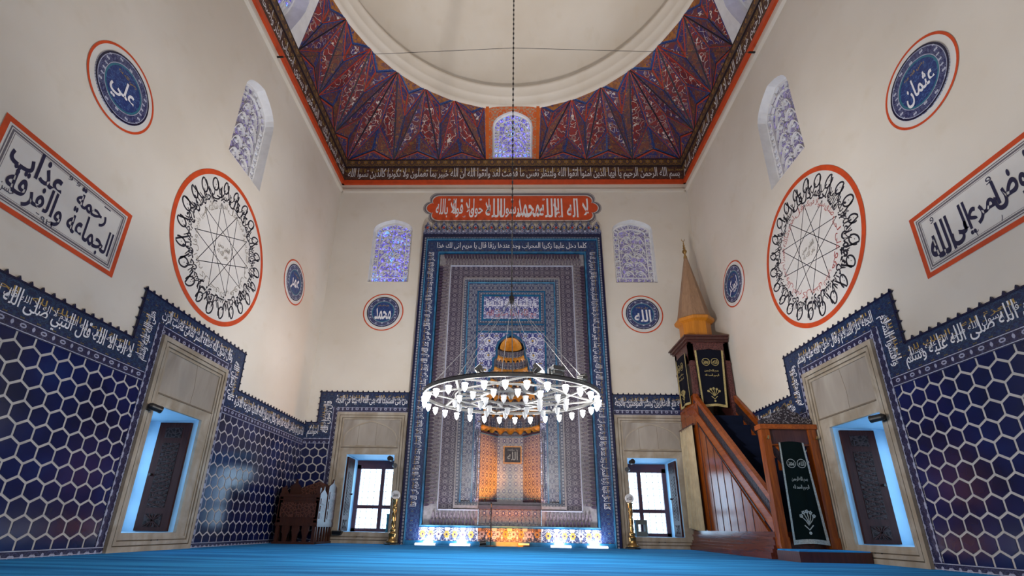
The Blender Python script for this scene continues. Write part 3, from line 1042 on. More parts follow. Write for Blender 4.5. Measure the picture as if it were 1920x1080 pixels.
T1 = 'لا اله الا الله قال النبي صلى الله عليه وسلم خير الناس من ينفع الناس'
frieze(FL, 'blue tile frieze with white lettering stepping over the left wall window', 1.55, (SL, SR), YB - 0.01, VT, 2.235,
       [T1, 'صلى الله عليه وسلم', 'وقال رسول الله صدقة السر تطفئ غضب الرب', 'قال رسول الله', 'اذا مررتم برياض الجنة فارتعوا وقال رسول الله الدنيا مزرعة الاخرة'])
frieze(FR, 'blue tile frieze with white lettering stepping over the right wall window', -YB + 0.01, (-SR, -SL), -1.55, VT, 2.235,
       ['من صمت نجا ومن تواضع رفعه الله وقال عليه السلام', 'وقال عليه السلام', 'الجنة دار السلام وقال صلى الله عليه وسلم', 'وافشوا السلام', 'اطعموا الطعام وصلوا الارحام قال رسول الله صلى الله عليه وسلم'])
frieze(FB, 'blue tile frieze with white lettering over the back wall window left of the mihrab', -XR + 0.01, (-3.26, -1.93), -1.93, 2.69, 2.295,
       ['اخوانكم', 'قال رسول الله', 'من بنى مسجدا لله بنى الله له بيتا في الجنة', '', ''], (True, False), 2.10, 1.70)
frieze(FB, 'blue tile frieze with white lettering over the back wall window right of the mihrab', 1.93, (1.93, 3.26), XR - 0.01, 2.69, 2.295,
       ['', '', 'ان الله مع الصابرين وبشر المؤمنين بالجنة', 'صدق رسول الله', 'والحمد'], (False, True), 2.10, 1.70)

# ------------------------------------------------------------------ painted belt under the dome
mb = MB()
yf = 2 * YC - YB
for F, u0, u1, lab in ((FL, yf, YB, 0), (FB, -XR, XR, 1), (FR, -YB, -yf, 2)):
    pass


def belt_side(n, F, u0, u1, text, label):
    t = thing('trim_%d' % n, label, 'painted belt', at(F, 0, 0), kind='structure')
    mb = MB(); mb.box(u0, u1, ZT, ZT + 0.10, 0, 0.05)
    mb.build('red_strip', 'red_paint', t)
    mb = MB(); mb.box(u0, u1, ZT + 0.10, 8.03, 0, 0.035)
    mb.build('text_field', 'belt_text', t)
    mb = MB(); mb.box(u0, u1, 8.03, ZB, 0, 0.05, 0)
    mb.box(u0, u1, 8.02, 8.04, 0, 0.056, 1); mb.box(u0, u1, ZB - 0.02, ZB, 0, 0.056, 1)
    mb.build('ornament_strip', ['belt_orn', 'fold_dark'], t)
    mb = MB()
    write(mb, text, (u0 + u1) / 2, 7.835, u1 - u0 - 0.22, 0.34, 0.0365, 0, bold=0.010, tall=1.9)
    k = 14
    for i in range(k):
        write(mb, ('لا اله الا الله', 'محمد رسول الله')[i % 2], u0 + (u1 - u0) * (i + 0.5) / k, 7.935, (u1 - u0) / k * 0.85, 0.10, 0.0355, 1)
    mb.build('lettering', ['letter_white', 'gold_paint'], t)


belt_side(2, FB, -XR, XR, 'بسم الله الرحمن الرحيم يا ايها الذين امنوا اتقوا الله ولتنظر نفس ما قدمت لغد واتقوا الله ان الله خبير بما تعملون ولا تكونوا كالذين نسوا الله',
          'maroon belt with white lettering above a red strip on the back wall')
belt_side(3, FL, yf, YB, 'فانساهم انفسهم اولئك هم الفاسقون لا يستوي اصحاب النار واصحاب الجنة اصحاب الجنة هم الفائزون لو انزلنا هذا القران على جبل',
          'maroon belt with white lettering above a red strip on the left wall')
belt_side(4, FR, -YB, -yf, 'هو الله الذي لا اله الا هو عالم الغيب والشهادة هو الرحمن الرحيم هو الله الذي لا اله الا هو الملك القدوس السلام',
          'maroon belt with white lettering above a red strip on the right wall')

# folded triangles
ANG = [10.9, 22.6, 34.2, 45.4, 56.7, 68.3, 79.2]
ZR = 9.30


def corner_fold(mb, sx, sy):
    def P(x, y, z): return Vector((sx * x, YC + sy * (y - YC), z))
    b = [P(0.61, YB - .03, ZB), P(1.69, YB - .03, ZB), P(2.75, YB - .03, ZB), P(XR - .03, YB - .03, ZB),
         P(XR - .03, 8.12, ZB), P(XR - .03, 7.16, ZB), P(XR - .03, 6.19, ZB)]
    tp = [P(RD * sin(radians(a)), YC + RD * cos(radians(a)), ZR) for a in ANG]
    cen = Vector((0, YC, 7.5))
    k = [0]

    def tri(p, q, r, m):
        n = (q - p).cross(r - p)
        if n.dot(cen - p) < 0: q, r = r, q
        c = (p + q + r) / 3
        f = 0.26
        ip, iq, ir = (x + (c - x) * f for x in (p, q, r))
        mb.face([ip, iq, ir], m)
        bm_ = {0: 3, 4: 1, 1: 8, 2: 3, 3: 6, 5: 8}[m]
        for a_, b_, ia, ib in ((p, q, ip, iq), (q, r, iq, ir), (r, p, ir, ip)):
            mb.face([a_, b_, ib, ia], bm_)

    def edge(p, q, m, w=0.022):
        mb.bar(p, q, w, w * 0.7, m)

    def up(p, q, apex, j):
        c = (p + q + apex) / 3
        inn = (cen - c).normalized()
        foot = p * 0.44 + q * 0.44 + apex * 0.12 + inn * 0.03
        mid = p * 0.29 + q * 0.29 + apex * 0.42 - inn * 0.10
        tri(p, q, foot, 3)
        tri(p, foot, mid, 1 if j % 2 else 2); tri(q, foot, mid, 2 if j % 2 else 1)
        tri(p, mid, apex, 0); tri(q, mid, apex, 4 if j % 2 else 0)
        edge(p, apex, 7); edge(q, apex, 7 if j % 2 else 6)
        edge(p, foot, 7, 0.016); edge(q, foot, 7, 0.016); edge(p, mid, 6, 0.014); edge(q, mid, 6, 0.014); edge(mid, apex, 6, 0.014)

    def down(p, a, c2, j):
        c = (p + a + c2) / 3
        inn = (cen - c).normalized()
        cap = a * 0.42 + c2 * 0.42 + p * 0.16 - inn * 0.02
        mid = a * 0.28 + c2 * 0.28 + p * 0.44 + inn * 0.07
        tri(a, c2, cap, 5)
        tri(a, cap, mid, 4); tri(c2, cap, mid, 3)
        tri(p, a, mid, 1); tri(p, c2, mid, 0 if j % 2 else 2)
        edge(a, mid, 6, 0.014); edge(c2, mid, 6, 0.014); edge(p, mid, 7, 0.014); edge(a, cap, 8, 0.02); edge(c2, cap, 8, 0.02)
    # pattern from the window of the back side round the corner to the side window
    up(b[0], b[1], tp[1], 0); up(b[1], b[2], tp[2], 1); up(b[2], b[3], tp[3], 0)
    up(b[3], b[4], tp[3], 1); up(b[4], b[5], tp[4], 0); up(b[5], b[6], tp[5], 1)
    down(b[0], tp[0], tp[1], 0); down(b[1], tp[1], tp[2], 1); down(b[2], tp[2], tp[3], 0)
    down(b[4], tp[3], tp[4], 1); down(b[5], tp[4], tp[5], 0); down(b[6], tp[5], tp[6], 1)
    return b, tp


for n, (sx, sy, lab) in enumerate(((-1, 1, 'painted folded triangles of the dome belt, far left corner'), (1, 1, 'painted folded triangles of the dome belt, far right corner'),
                                   (-1, -1, 'painted folded triangles of the dome belt, near left corner'), (1, -1, 'painted folded triangles of the dome belt, near right corner'))):
    mb = MB()
    corner_fold(mb, sx, sy)
    tag(mb.build('trim_%d' % (5 + n), ['belt0', 'belt1', 'belt2', 'belt3', 'belt4', 'belt5', 'fold_red', 'fold_dark', 'medal_blue'], up='z'), lab, 'painted belt', kind='structure')


def belt_window(n, O, X, top, half_bot, half_top, w, h, sp, depth, panel, label, glass, side):
    """leaning bay of the belt with an arched window"""
    O, X = Vector(O), Vector(X)
    Yv = (Vector(top) - O)
    L = Yv.length
    Yv.normalize()
    Z = X.cross(Yv)
    F = Matrix(((X.x, Yv.x, Z.x, O.x), (X.y, Yv.y, Z.y, O.y), (X.z, Yv.z, Z.z, O.z), (0, 0, 0, 1)))
    t = arched_window(n, F, 0, 0.03, w, h, sp, depth, glass, label)
    mb = MB()
    holed(mb, [(-half_bot, 0), (half_bot, 0), (half_top, L), (-half_top, L)], [shift(arch(w, h, sp), 0, 0.03)], 0, 1 if side else 0)
    if not side:
        for sgn in (-1, 1):
            mb.box(sgn * half_bot, sgn * (half_bot - 0.07), 0, L, 0, 0.02, 1)
    p = mb.build('painted_bay', ['rosette', panel], None, matrix=F)
    p.parent = t
    p.matrix_parent_inverse = F.inverted()
    p.matrix_basis = Matrix(F)
    t2 = Matrix.Translation((0, -0.03, 0))
    p.matrix_parent_inverse = Matrix()
    p.matrix_basis = t2
    return t


yt = YC + RD * cos(radians(10.9)); xt = RD * sin(radians(10.9))
belt_window(9, (0, YB - .03, ZB), (1, 0, 0), (0, yt, ZR), 0.61, xt, 0.92, 1.06, 0.70, 0.12, 'orange_paint', 'small blue stained glass window in an orange bay of the dome belt', 'glass_bright', False)
yq = RD * cos(radians(79.2)); xq = RD * sin(radians(79.2))
belt_window(10, (-XR + .03, YC, ZB), (0, 1, 0), (-xq, YC, ZR), 1.06, yq, 1.42, 1.08, 0.30, 0.30, 'white_plaster', 'stained glass window in the white left bay of the dome belt', 'glass_bright', True)
belt_window(11, (XR - .03, YC, ZB), (0, -1, 0), (xq, YC, ZR), 1.06, yq, 1.42, 1.08, 0.30, 0.30, 'white_plaster', 'stained glass window in the white right bay of the dome belt', 'glass_bright', True)
belt_window(12, (0, yf + .03, ZB), (-1, 0, 0), (0, 2 * YC - yt, ZR), 0.61, xt, 0.92, 1.06, 0.70, 0.12, 'orange_paint', 'stained glass window in the near bay of the dome belt', 'glass_bright', False)

# dome ring and dome
mb = MB()
prof = [(3.47, 9.28), (3.40, 9.275), (3.36, 9.30), (3.345, 9.36), (3.345, 9.48), (3.30, 9.52), (3.285, 9.56), (3.285, 9.70), (3.25, 9.74), (3.24, 9.79), (3.26, 9.84), (3.33, 9.86)]
mb.lathe([(r, z) for r, z in prof], 96, 0, (0, YC, 0))
tag(mb.build('trim_9', 'plaster', up='z', smooth=False), 'pale moulded ring at the foot of the dome', 'trim', kind='structure')
for p in bpy.data.objects['trim_9'].data.polygons: p.use_smooth = True
mb = MB()
mb.lathe([(3.36 * cos(a), 9.85 + 3.1 * sin(a)) for a in [i * pi / 2 / 24 for i in range(24)]] + [(0.001, 12.95)], 64, 0, (0, YC, 0))
tag(mb.build('ceiling.001', 'plaster', smooth=True, up='z'), 'plain cream dome', 'ceiling', kind='structure')
# ================================================================== PAINTED AND TILED WALL ORNAMENT
def medallion(F, u, v, r, name, second, label, group=None):
    t = thing('medallion', label, 'medallion', at(F, u, v, 0.002), group)
    mb = MB(); mb.annulus(0, 0, r - 0.024, r, 0.003, 0, 72)
    mb.build('red_ring', 'red_paint', t)
    mb = MB(); mb.annulus(0, 0, r * 0.80, r - 0.024, 0.002, 0, 72)
    mb.build('whitewash_ring', 'panel_white', t)
    R_ = r * 0.80
    mb = MB()
    mb.annulus(0, 0, R_ * 0.70, R_, 0.012, 0, 72, 0.012)
    for a in (0.71, 0.93): mb.annulus(0, 0, R_ * a - 0.003, R_ * a + 0.003, 0.0135, 1, 72)
    mb.annulus(0, 0, R_ * 0.95, R_, 0.0137, 2, 72)
    mb.build('flower_rim', ['medal_rim', 'pale_line', 'navy_line'], t)
    mb = MB(); mb.disc(0, 0, R_ * 0.70, 0.009, 0); mb.annulus(0, 0, R_ * 0.64, R_ * 0.69, 0.011, 1, 72)
    mb.build('blue_disc', ['medal_blue', 'teal'], t)
    mb = MB()
    w = R_ * 1.0 if len(name) > 3 else R_ * 0.92
    write(mb, name, 0, -R_ * 0.12, w, R_ * 0.80, 0.0125, 0, bold=0.020, tall=1.25)
    write(mb, second, 0, R_ * 0.40, R_ * 0.72, R_ * 0.15, 0.0125, 1, bold=0.01)
    mb.build('lettering', ['letter_white', 'gold_paint'], t)


RZ = 'رضي الله عنه'
medallion(FL, 3.54, 4.315, 0.413, 'علي', RZ, 'round blue name medallion high on the left wall above the framed inscription')
medallion(FR, -3.54, 4.315, 0.413, 'عثمان', RZ, 'round blue name medallion high on the right wall above the framed inscription')
medallion(FL, 7.64, 4.34, 0.41, 'عمر', RZ, 'round blue name medallion on the left wall, beside the big calligraphy roundel near the corner')
medallion(FR, -7.64, 4.34, 0.41, 'ابوبكر', RZ, 'round blue name medallion on the right wall, just right of the minbar spire')
medallion(FB, -2.615, 4.39, 0.415, 'محمد', 'عليه السلام', 'round blue name medallion on the back wall, left of the mihrab')
medallion(FB, 2.64, 4.37, 0.415, 'الله', 'جل جلاله', 'round blue name medallion on the back wall, right of the mihrab')


def roundel(F, u, v, r, inner, label):
    t = thing('calligraphy_roundel', label, 'calligraphy roundel', at(F, u, v, 0.002))
    mb = MB(); mb.annulus(0, 0, r - 0.065, r, 0.003, 0, 96)
    mb.build('red_ring', 'red_paint', t)
    mb = MB(); mb.disc(0, 0, r - 0.065, 0.002, 0, 96)
    mb.build('whitewash_disc', 'panel_white', t)
    mb = MB()
    n = 10
    for i in range(n):
        a, b = 2 * pi * i / n + 0.12, 2 * pi * (i + 4) / n + 0.12
        k = r * 0.60
        mb.ribbon([(k * cos(a), k * sin(a)), (k * cos(b), k * sin(b))], 0.010, 0.002, 0.0032)
    mb.build('star_lines', 'letter_black', t)
    mb = MB()
    words = ['قل', 'كل', 'يعمل', 'على', 'شاكلته', 'فربكم', 'اعلم', 'بمن', 'هو', 'اهدى', 'سبيلا', 'وقل', 'رب', 'ادخلني', 'مدخل', 'صدق', 'واخرجني', 'مخرج', 'صدق', 'واجعل', 'لي', 'نصيرا']
    N = len(words)
    for i, wd in enumerate(words):
        a = pi / 2 - 2 * pi * i / N
        c_ = (r * 0.735 * cos(a), r * 0.735 * sin(a))
        write(mb, wd, r * .70 * cos(a), r * .70 * sin(a), 0.24, r * 0.20, 0.0036, 0, a - pi / 2 - .12, bold=0.022, tall=1.4)
        # tall open letter bowls leaning round the rim
        o = (r * 0.825 * cos(a), r * 0.825 * sin(a))
        lean = a - .35
        pts = []
        for k in range(18):
            q = 2 * pi * k / 17 * (0.86 + .1 * ((i * 7) % 3) / 2) + 2.2
            x, y = (0.050 + .005 * (i % 3)) * cos(q), (0.080 + .008 * (i % 2)) * sin(q)
            pts.append((o[0] + x * -sin(lean) + y * cos(lean), o[1] + x * cos(lean) + y * sin(lean)))
        pts.append((r * .70 * cos(a - .10), r * .70 * sin(a - .10)))
        mb.ribbon(pts, 0.021, 0.002, 0.0042)
        pts2 = [(r * (.79 - .10 * sin(k * .5)) * cos(a + .03 + .05 * k / 2), r * (.79 - .10 * sin(k * .5)) * sin(a + .03 + .05 * k / 2)) for k in range(7)]
        mb.ribbon(pts2, 0.011, 0.002, 0.0047)
        mb.disc(o[0] + .01, o[1], 0.008, 0.0045, 0, 4)
    mb.build('rim_lettering', 'letter_black', t)
    mb = MB()
    for i in range(16):
        a = pi / 2 - 2 * pi * i / 16
        write(mb, words[(i * 5) % N], r * 0.565 * cos(a), r * 0.565 * sin(a), 0.20, 0.11, 0.0040, 0, a - pi / 2, bold=0.0, tall=1.2)
    mb.build('inner_lettering', inner, t)
    mb = MB()
    write(mb, 'الفقير حسن', 0, 0.03, 0.26, 0.10, 0.0050, 0)
    write(mb, 'غفر الله له', 0, -0.07, 0.26, 0.09, 0.0050, 0)
    mb.build('centre_lettering', 'letter_faint', t)


roundel(FL, 5.575, 3.73, 1.03, 'letter_faint', 'big white calligraphy roundel with faded inner letters on the left wall')
roundel(FR, -5.575, 3.755, 1.03, 'letter_red', 'big white calligraphy roundel with red inner letters on the right wall')


def panel(F, u0, u1, v0, v1, rows, label):
    t = thing('framed_inscription', label, 'calligraphy panel', at(F, (u0 + u1) / 2, (v0 + v1) / 2, 0.002))
    w, h = (u1 - u0) / 2, (v1 - v0) / 2
    mb = MB(); mb.ring_poly(rect(-w, w, -h, h), rect(-w + .045, w - .045, -h + .045, h - .045), 0.003)
    mb.build('red_border', 'red_paint', t)
    mb = MB(); mb.face([(-w + .045, -h + .045, .002), (w - .045, -h + .045, .002), (w - .045, h - .045, .002), (-w + .045, h - .045, .002)])
    mb.build('whitewash_field', 'panel_white', t)
    mb = MB()
    for a, b in ((.062, .072), (.080, .096), (.104, .108)):
        mb.ring_poly(rect(-w + a, w - a, -h + a, h - a), rect(-w + b, w - b, -h + b, h - b), 0.0032)
    mb.build('ruled_border', 'panel_line', t)
    mb = MB()
    for s, x, y, ww, hh, bold, rot in rows:
        write(mb, s, x, y, ww, hh, 0.0036, 0, rot, bold=bold, tall=1.35)
    mb.build('lettering', 'letter_navy', t)


random.seed(3)
panel(FL, 2.77, 4.09, 2.50, 3.215,
      [('الجماعة', .30, -.10, .48, .30, .022, 0), ('رحمة', .24, .14, .34, .24, .026, 0), ('والفرقة', -.24, -.10, .50, .30, .022, 0), ('عذاب', -.30, .12, .46, .30, .026, 0),
       ('١٢٩٦', -.12, -.245, .16, .05, .0, 0), ('حسن', -.46, -.20, .12, .08, .0, 0), ('و و', .0, .245, .12, .04, .0, 0), ('ـ', .38, .235, .08, .012, .01, 0)],
      'framed white inscription panel on the left wall below the high medallion')
panel(FR, -4.09, -2.77, 2.51, 3.15,
      [('وافوض', .33, .03, .46, .34, .028, 0), ('امري', -.02, -.02, .34, .32, .028, 0), ('الى', -.22, -.03, .20, .34, .028, 0), ('الله', -.42, -.04, .24, .34, .028, 0),
       ('شريف', -.42, -.19, .12, .06, .0, 0), ('٢', -.1, -.19, .03, .05, .0, 0), ('٨', .12, -.19, .04, .05, .0, 0), ('و', -.44, .17, .04, .06, .0, 0), ('و', .12, .16, .05, .06, .0, 0)],
      'framed white inscription panel on the right wall below the high medallion')

# red cartouche over the mihrab
t = thing('cartouche', 'orange-red lobed cartouche with cream lettering above the mihrab', 'inscription cartouche', at(FB, 0, 6.925, 0.004))


def lobed(w, h, r):
    pts = []

    def arc(cx, cy, rr, a0, a1, n=8):
        for i in range(n + 1):
            a = radians(a0 + (a1 - a0) * i / n)
            pts.append((cx + rr * cos(a), cy + rr * sin(a)))
    arc(w - .30, h - .17, .17, 90, -28)
    arc(w - .17, 0, .17, 72, -72)
    arc(w - .30, -h + .17, .17, 28, -90)
    arc(-w + .30, -h + .17, .17, 270, 152)
    arc(-w + .17, 0, .17, 252, 108)
    arc(-w + .30, h - .17, .17, 208, 90)
    return pts


A0 = lobed(1.97, 0.40, 0.20)


def inset(P, k): return [(x * (1 - k / 1.97), y * (1 - k / 0.40)) for x, y in P]


mb = MB(); mb.ring_poly(A0, inset(A0, .012), .004, 0); mb.ring_poly(inset(A0, .020), inset(A0, .060), .005, 0); mb.ring_poly(inset(A0, .078), inset(A0, .086), .005, 0)
mb.build('dark_outline', 'panel_line', t)
mb = MB(); mb.face([(p[0], p[1], 0.002) for p in A0]); mb.build('whitewash_edge', 'panel_white', t)
mb = MB(); mb.face([(p[0], p[1], 0.006) for p in inset(A0, .080)]); mb.build('red_field', 'red_paint', t)
mb = MB()
for s, x, w in (('لا اله الا', 1.30, .72), ('الله', .78, .36), ('محمد', .36, .46), ('رسول', -.06, .40), ('الله', -.40, .34), ('لا حول', -.72, .42), ('ولا قوة', -1.08, .44), ('الا بالله', -1.46, .42)):
    write(mb, s, x, 0.0, w * 1.08, .50, .0075, 0, bold=.018, tall=1.7)
for i in range(9):
    write(mb, 'وي'[i % 2], -1.4 + i * .35, (.22, -.23)[i % 2], .06, .05, .0085, 0, bold=.01)
mb.build('lettering', 'letter_white', t)

# ================================================================== MIHRAB
mih = thing('mihrab', 'tall blue tiled mihrab with a stalactite niche in the centre of the back wall', 'mihrab', at(FB, 0, 0))


def band3(mb, xo, zo, xi, zi, z0, d0, d1, m=0):
    """flat band on the left, top and right, front face at d1"""
    for sg in (-1, 1):
        mb.box(sg * xi, sg * xo, z0, zo, d0, d1, m)
    mb.box(-xi, xi, zi, zo, d0, d1, m)


HN = 0.555
mb = MB()
for sg in (-1, 1):
    mb.box(sg * HN, sg * 1.88, 0.0, 6.10, 0.0, 0.04)
mb.box(-HN, HN, 3.90, 6.10, 0.0, 0.04)
mb.build('backing', 'navy_line', mih)
mb = MB()
band3(mb, 1.89, 6.15, 1.85, 6.09, 0, 0, .16, 0)
band3(mb, 1.85, 6.09, 1.815, 6.05, 0, 0, .145, 1)
band3(mb, 1.815, 6.05, 1.795, 6.025, 0, 0, .150, 0)
band3(mb, 1.805, 6.04, 1.775, 6.00, 0, 0, .165, 2)
band3(mb, 1.793, 6.022, 1.786, 6.012, 0, 0, .170, 3)
mb.build('outer_moulding', ['navy_line', 'mih_small', 'turq', 'turq_pale'], mih)
mb = MB()
band3(mb, 1.775, 6.00, 1.555, 5.74, 0.07, 0, .135, 0)
mb.build('inscription_band', 'mih_text', mih)
mb = MB()
VERSE = 'كلما دخل عليها زكريا المحراب وجد عندها رزقا قال يا مريم انى لك هذا'
VERSE2 = 'قالت هو من عند الله ان الله يرزق من يشاء بغير حساب'
write(mb, VERSE, 0, 5.865, 3.15, .19, .1365, 0, bold=.004, tall=1.6)
for sg in (-1, 1):
    for k, (z0, z1) in enumerate(((0.62, 2.4), (2.42, 4.1), (4.12, 5.72))):
        write(mb, VERSE2 if k % 2 else VERSE, sg * 1.665, (z0 + z1) / 2, z1 - z0, .165, .1365, 0, -sg * pi / 2, bold=.004, tall=1.6)
        write(mb, VERSE, sg * 1.715, (z0 + z1) / 2, z1 - z0, .055, .1360, 1, -sg * pi / 2, bold=.0)
mb.build('verse_lettering', ['letter_white', 'gold_paint'], mih)
mb = MB()
band3(mb, 1.550, 5.73, 1.512, 5.698, 0.30, 0, .150, 0)
band3(mb, 1.533, 5.718, 1.527, 5.71, 0.30, 0, .155, 1)
mb.box(-1.555, 1.555, 0.285, 0.325, 0, .150, 0); mb.box(-1.55, 1.55, 0.305, 0.318, 0, .155, 1)
for sg in (-1, 1):
    mb.box(sg * 1.815, sg * 1.76, 0.03, 0.07, 0, .16, 0)
mb.box(-1.80, 1.80, 0.0, 0.07, 0, .155, 0)
mb.build('turquoise_moulding', ['turq', 'turq_pale'], mih)

# band of stalactite cells running round the frame
mb = MB()
band3(mb, 1.505, 5.69, 1.27, 5.42, 0.325, 0, .085, 1)
for sg in (-1, 1):
    mb.box(sg * HN, sg * 1.27, 0.325, 0.57, 0, .085, 1)
mb.build('stalactite_ground', ['stal_dark', 'stal_pale'], mih)
mb = MB()


def cell(cx, cz, along, w, h, m):
    """one stalactite cell: a small pointed dark lobe standing off the ground"""
    q = arch(w, h, h * 0.35, 3)
    if along == 'v+':
        P = [(cx - y, cz + x) for x, y in q]
    elif along == 'v-':
        P = [(cx + y, cz - x) for x, y in q]
    elif along == 't':
        P = [(cx - x, cz - y) for x, y in q]
    else:
        P = [(cx + x, cz + y) for x, y in q]
    A = sum(P[i - 1][0] * P[i][1] - P[i][0] * P[i - 1][1] for i in range(len(P)))
    mb.prism(P if A > 0 else P[::-1], 0.0, 0.125 - 0.02 * (m % 2), m)


n = 70
hh = (5.40 - 0.62) / n
for sg in (-1, 1):
    mb = MB()
    k = 'v+' if sg > 0 else 'v-'
    for i in range(n):
        z = 0.62 + (5.40 - 0.62) * (i + .5) / n
        cell(sg * 1.495, z, k, hh * .78, .085, 0)
        cell(sg * 1.405, z + hh / 2, k, hh * .78, .115, 1)
    mb.build('stalactite_cells', ['stal_dark', 'mih_cell'], mih)
n = 44
mb = MB()
for i in range(n):
    x = -1.42 + 2.84 * (i + .5) / n
    cell(x, 5.68, 't', 2.84 / n * .8, .09, 0)
    cell(x + .03, 5.585, 't', 2.84 / n * .8, .15, 1)
mb.build('stalactite_cells', ['stal_dark', 'mih_cell'], mih)
n = 13
for sg in (-1, 1):
    mb = MB()
    for i in range(n):
        x = sg * (0.59 + 0.80 * (i + .5) / n)
        cell(x, .330, 'b', .80 / n * .62, .085, 0)
        cell(x + .03, .425, 'b', .80 / n * .8, .13, 1)
    mb.build('stalactite_cells', ['stal_dark', 'mih_cell'], mih)
mb = MB()
band3(mb, 1.27, 5.42, 1.255, 5.405, 0.57, 0, .11, 0)
for sg in (-1, 1):
    mb.box(sg * HN, sg * 1.27, .565, .585, 0, .11, 0)
mb.build('fillet', 'pale_line', mih)
mb = MB()
band3(mb, 1.255, 5.405, 0.99, 5.14, 0.585, 0, .075, 0)
mb.build('girih_band', 'mih_girih', mih)
mb = MB()
band3(mb, .99, 5.14, .965, 5.115, .60, 0, .105, 1)
band3(mb, .965, 5.115, .90, 5.05, .66, 0, .06, 0)
for sg in (-1, 1):
    mb.box(sg * HN, sg * .965, .60, .655, 0, .10, 1)
    mb.box(sg * HN, sg * .90, .655, .72, 0, .05, 0)
mb.build('inner_moulding', ['mih_small', 'stal_pale'], mih)
mb = MB()
band3(mb, .893, 5.043, .862, 5.012, .70, 0, .095, 0)
band3(mb, .692, 4.838, .662, 4.812, .70, 0, .085, 0)
band3(mb, .88, 5.03, .87, 5.015, .70, 0, .100, 1)
mb.box(-.655, .655, 4.085, 4.115, 0, .085, 0); mb.box(-.655, .655, 3.925, 3.955, 0, .085, 0)
mb.build('inner_turquoise_frame', ['turq', 'turq_pale'], mih)
mb = MB()
band3(mb, .90, 5.05, .655, 4.805, .735, 0, .07, 0)
mb.box(-.655, .655, 3.96, 4.08, 0, .07, 0)
mb.build('floral_band', 'mih_floral', mih)
# inscription tablet
mb = MB()
mb.box(-.655, .655, 4.12, 4.805, 0, .062, 0)
mb.ring_poly(rect(-.60, .60, 4.17, 4.765), rect(-.555, .555, 4.22, 4.715), .075, 1)
mb.box(-.555, .555, 4.22, 4.715, 0, .068, 2)
mb.build('inscription_tablet', ['mih_small', 'turq', 'mih_spandrel'], mih)
mb = MB()
write(mb, 'وان المساجد لله فلا تدعوا', 0, 4.57, 1.02, .22, .070, 0, bold=.006, tall=1.6)
write(mb, 'مع الله احدا صدق الله', 0, 4.33, 1.0, .18, .070, 1, bold=.004, tall=1.6)
mb.build('tablet_lettering', ['letter_white', 'letter_red'], mih)

# spandrel with the stepped arch of the niche
STEP = [(.555, .72), (.555, 2.30), (.515, 2.34), (.515, 2.62), (.46, 2.66), (.46, 2.90), (.40, 2.94), (.40, 3.14), (.335, 3.18), (.335, 3.38), (.272, 3.42),
        (.272, 3.60), (.235, 3.70), (.165, 3.785), (.08, 3.84), (0, 3.885)]
arc_pts = STEP + [(-x, z) for x, z in reversed(STEP[:-1])]
mb = MB()
holed(mb, [(-.655, .72), (-.553, .72)] + [(p[0], p[1]) for p in arc_pts[::-1]] + [(.553, .72), (.655, .72), (.655, 3.92), (-.655, 3.92)], [], .06, 0)
mb.build('spandrel', 'mih_spandrel', mih)
mb = MB()
mb.ribbon([(x * 1.03, z + (.012 if z > 3.6 else 0)) for x, z in arc_pts if z > 1.9], .040, .0, .082, 0)
mb.build('arch_moulding', 'turq', mih)
# scrolled arabesque in relief on the spandrel
for sg in (-1, 1):
    for j in range(2, 6):
        mb = MB()
        cz = 2.25 + j * .30
        cx = sg * (.58 - .035 * min(j, 5) + .02 * (j % 2))
        r0 = .045 + .012 * j
        pts = [(cx + sg * r0 * (1 - i / 30) * cos(i * .42 + j), cz + r0 * (1 - i / 30) * sin(i * .42 + j)) for i in range(24)]
        mb.ribbon(pts, .012, .06, .066)
        mb.disc(cx, cz, .022, .0665, 1, 10)
        mb.build('scroll', ['letter_white', 'gold_paint'], mih)
# colonnettes beside the niche
for sg in (-1, 1):
    mb = MB()
    x = sg * .605
    mb.lathe([(.012, .74), (.038, .76), (.042, .82), (.026, .86), (.040, .92), (.040, 1.0), (.024, 1.04), (.028, 1.07), (.028, 1.74), (.024, 1.76), (.038, 1.80), (.044, 1.95), (.030, 1.98), (.03, 2.0)], 12, 0)
    for k in range(len(mb.v)):
        a = mb.v[k]; mb.v[k] = Vector((x + a.x, a.z, .065 + a.y * .8))
    mb.build('colonnette', 'mih_floral', mih, smooth=True)

mb = MB()
S0, S1 = .615, .035
for q in ([(-S0, .68, S1), (-S0, .68, -.52), (-S0, 4.0, -.52), (-S0, 4.0, S1)], [(S0, .68, -.52), (S0, .68, S1), (S0, 4.0, S1), (S0, 4.0, -.52)],
          [(-S0, .68, -.52), (S0, .68, -.52), (S0, 4.0, -.52), (-S0, 4.0, -.52)], [(-S0, 4.0, -.52), (S0, 4.0, -.52), (S0, 4.0, S1), (-S0, 4.0, S1)],
          [(-S0, .68, S1), (S0, .68, S1), (S0, .68, -.52), (-S0, .68, -.52)]):
    mb.face(q)
for sg in (-1, 1):
    mb.box(sg * .548, sg * .60, .68, 2.4, -.03, .04)
mb.build('niche_shell', 'mih_cell', mih)
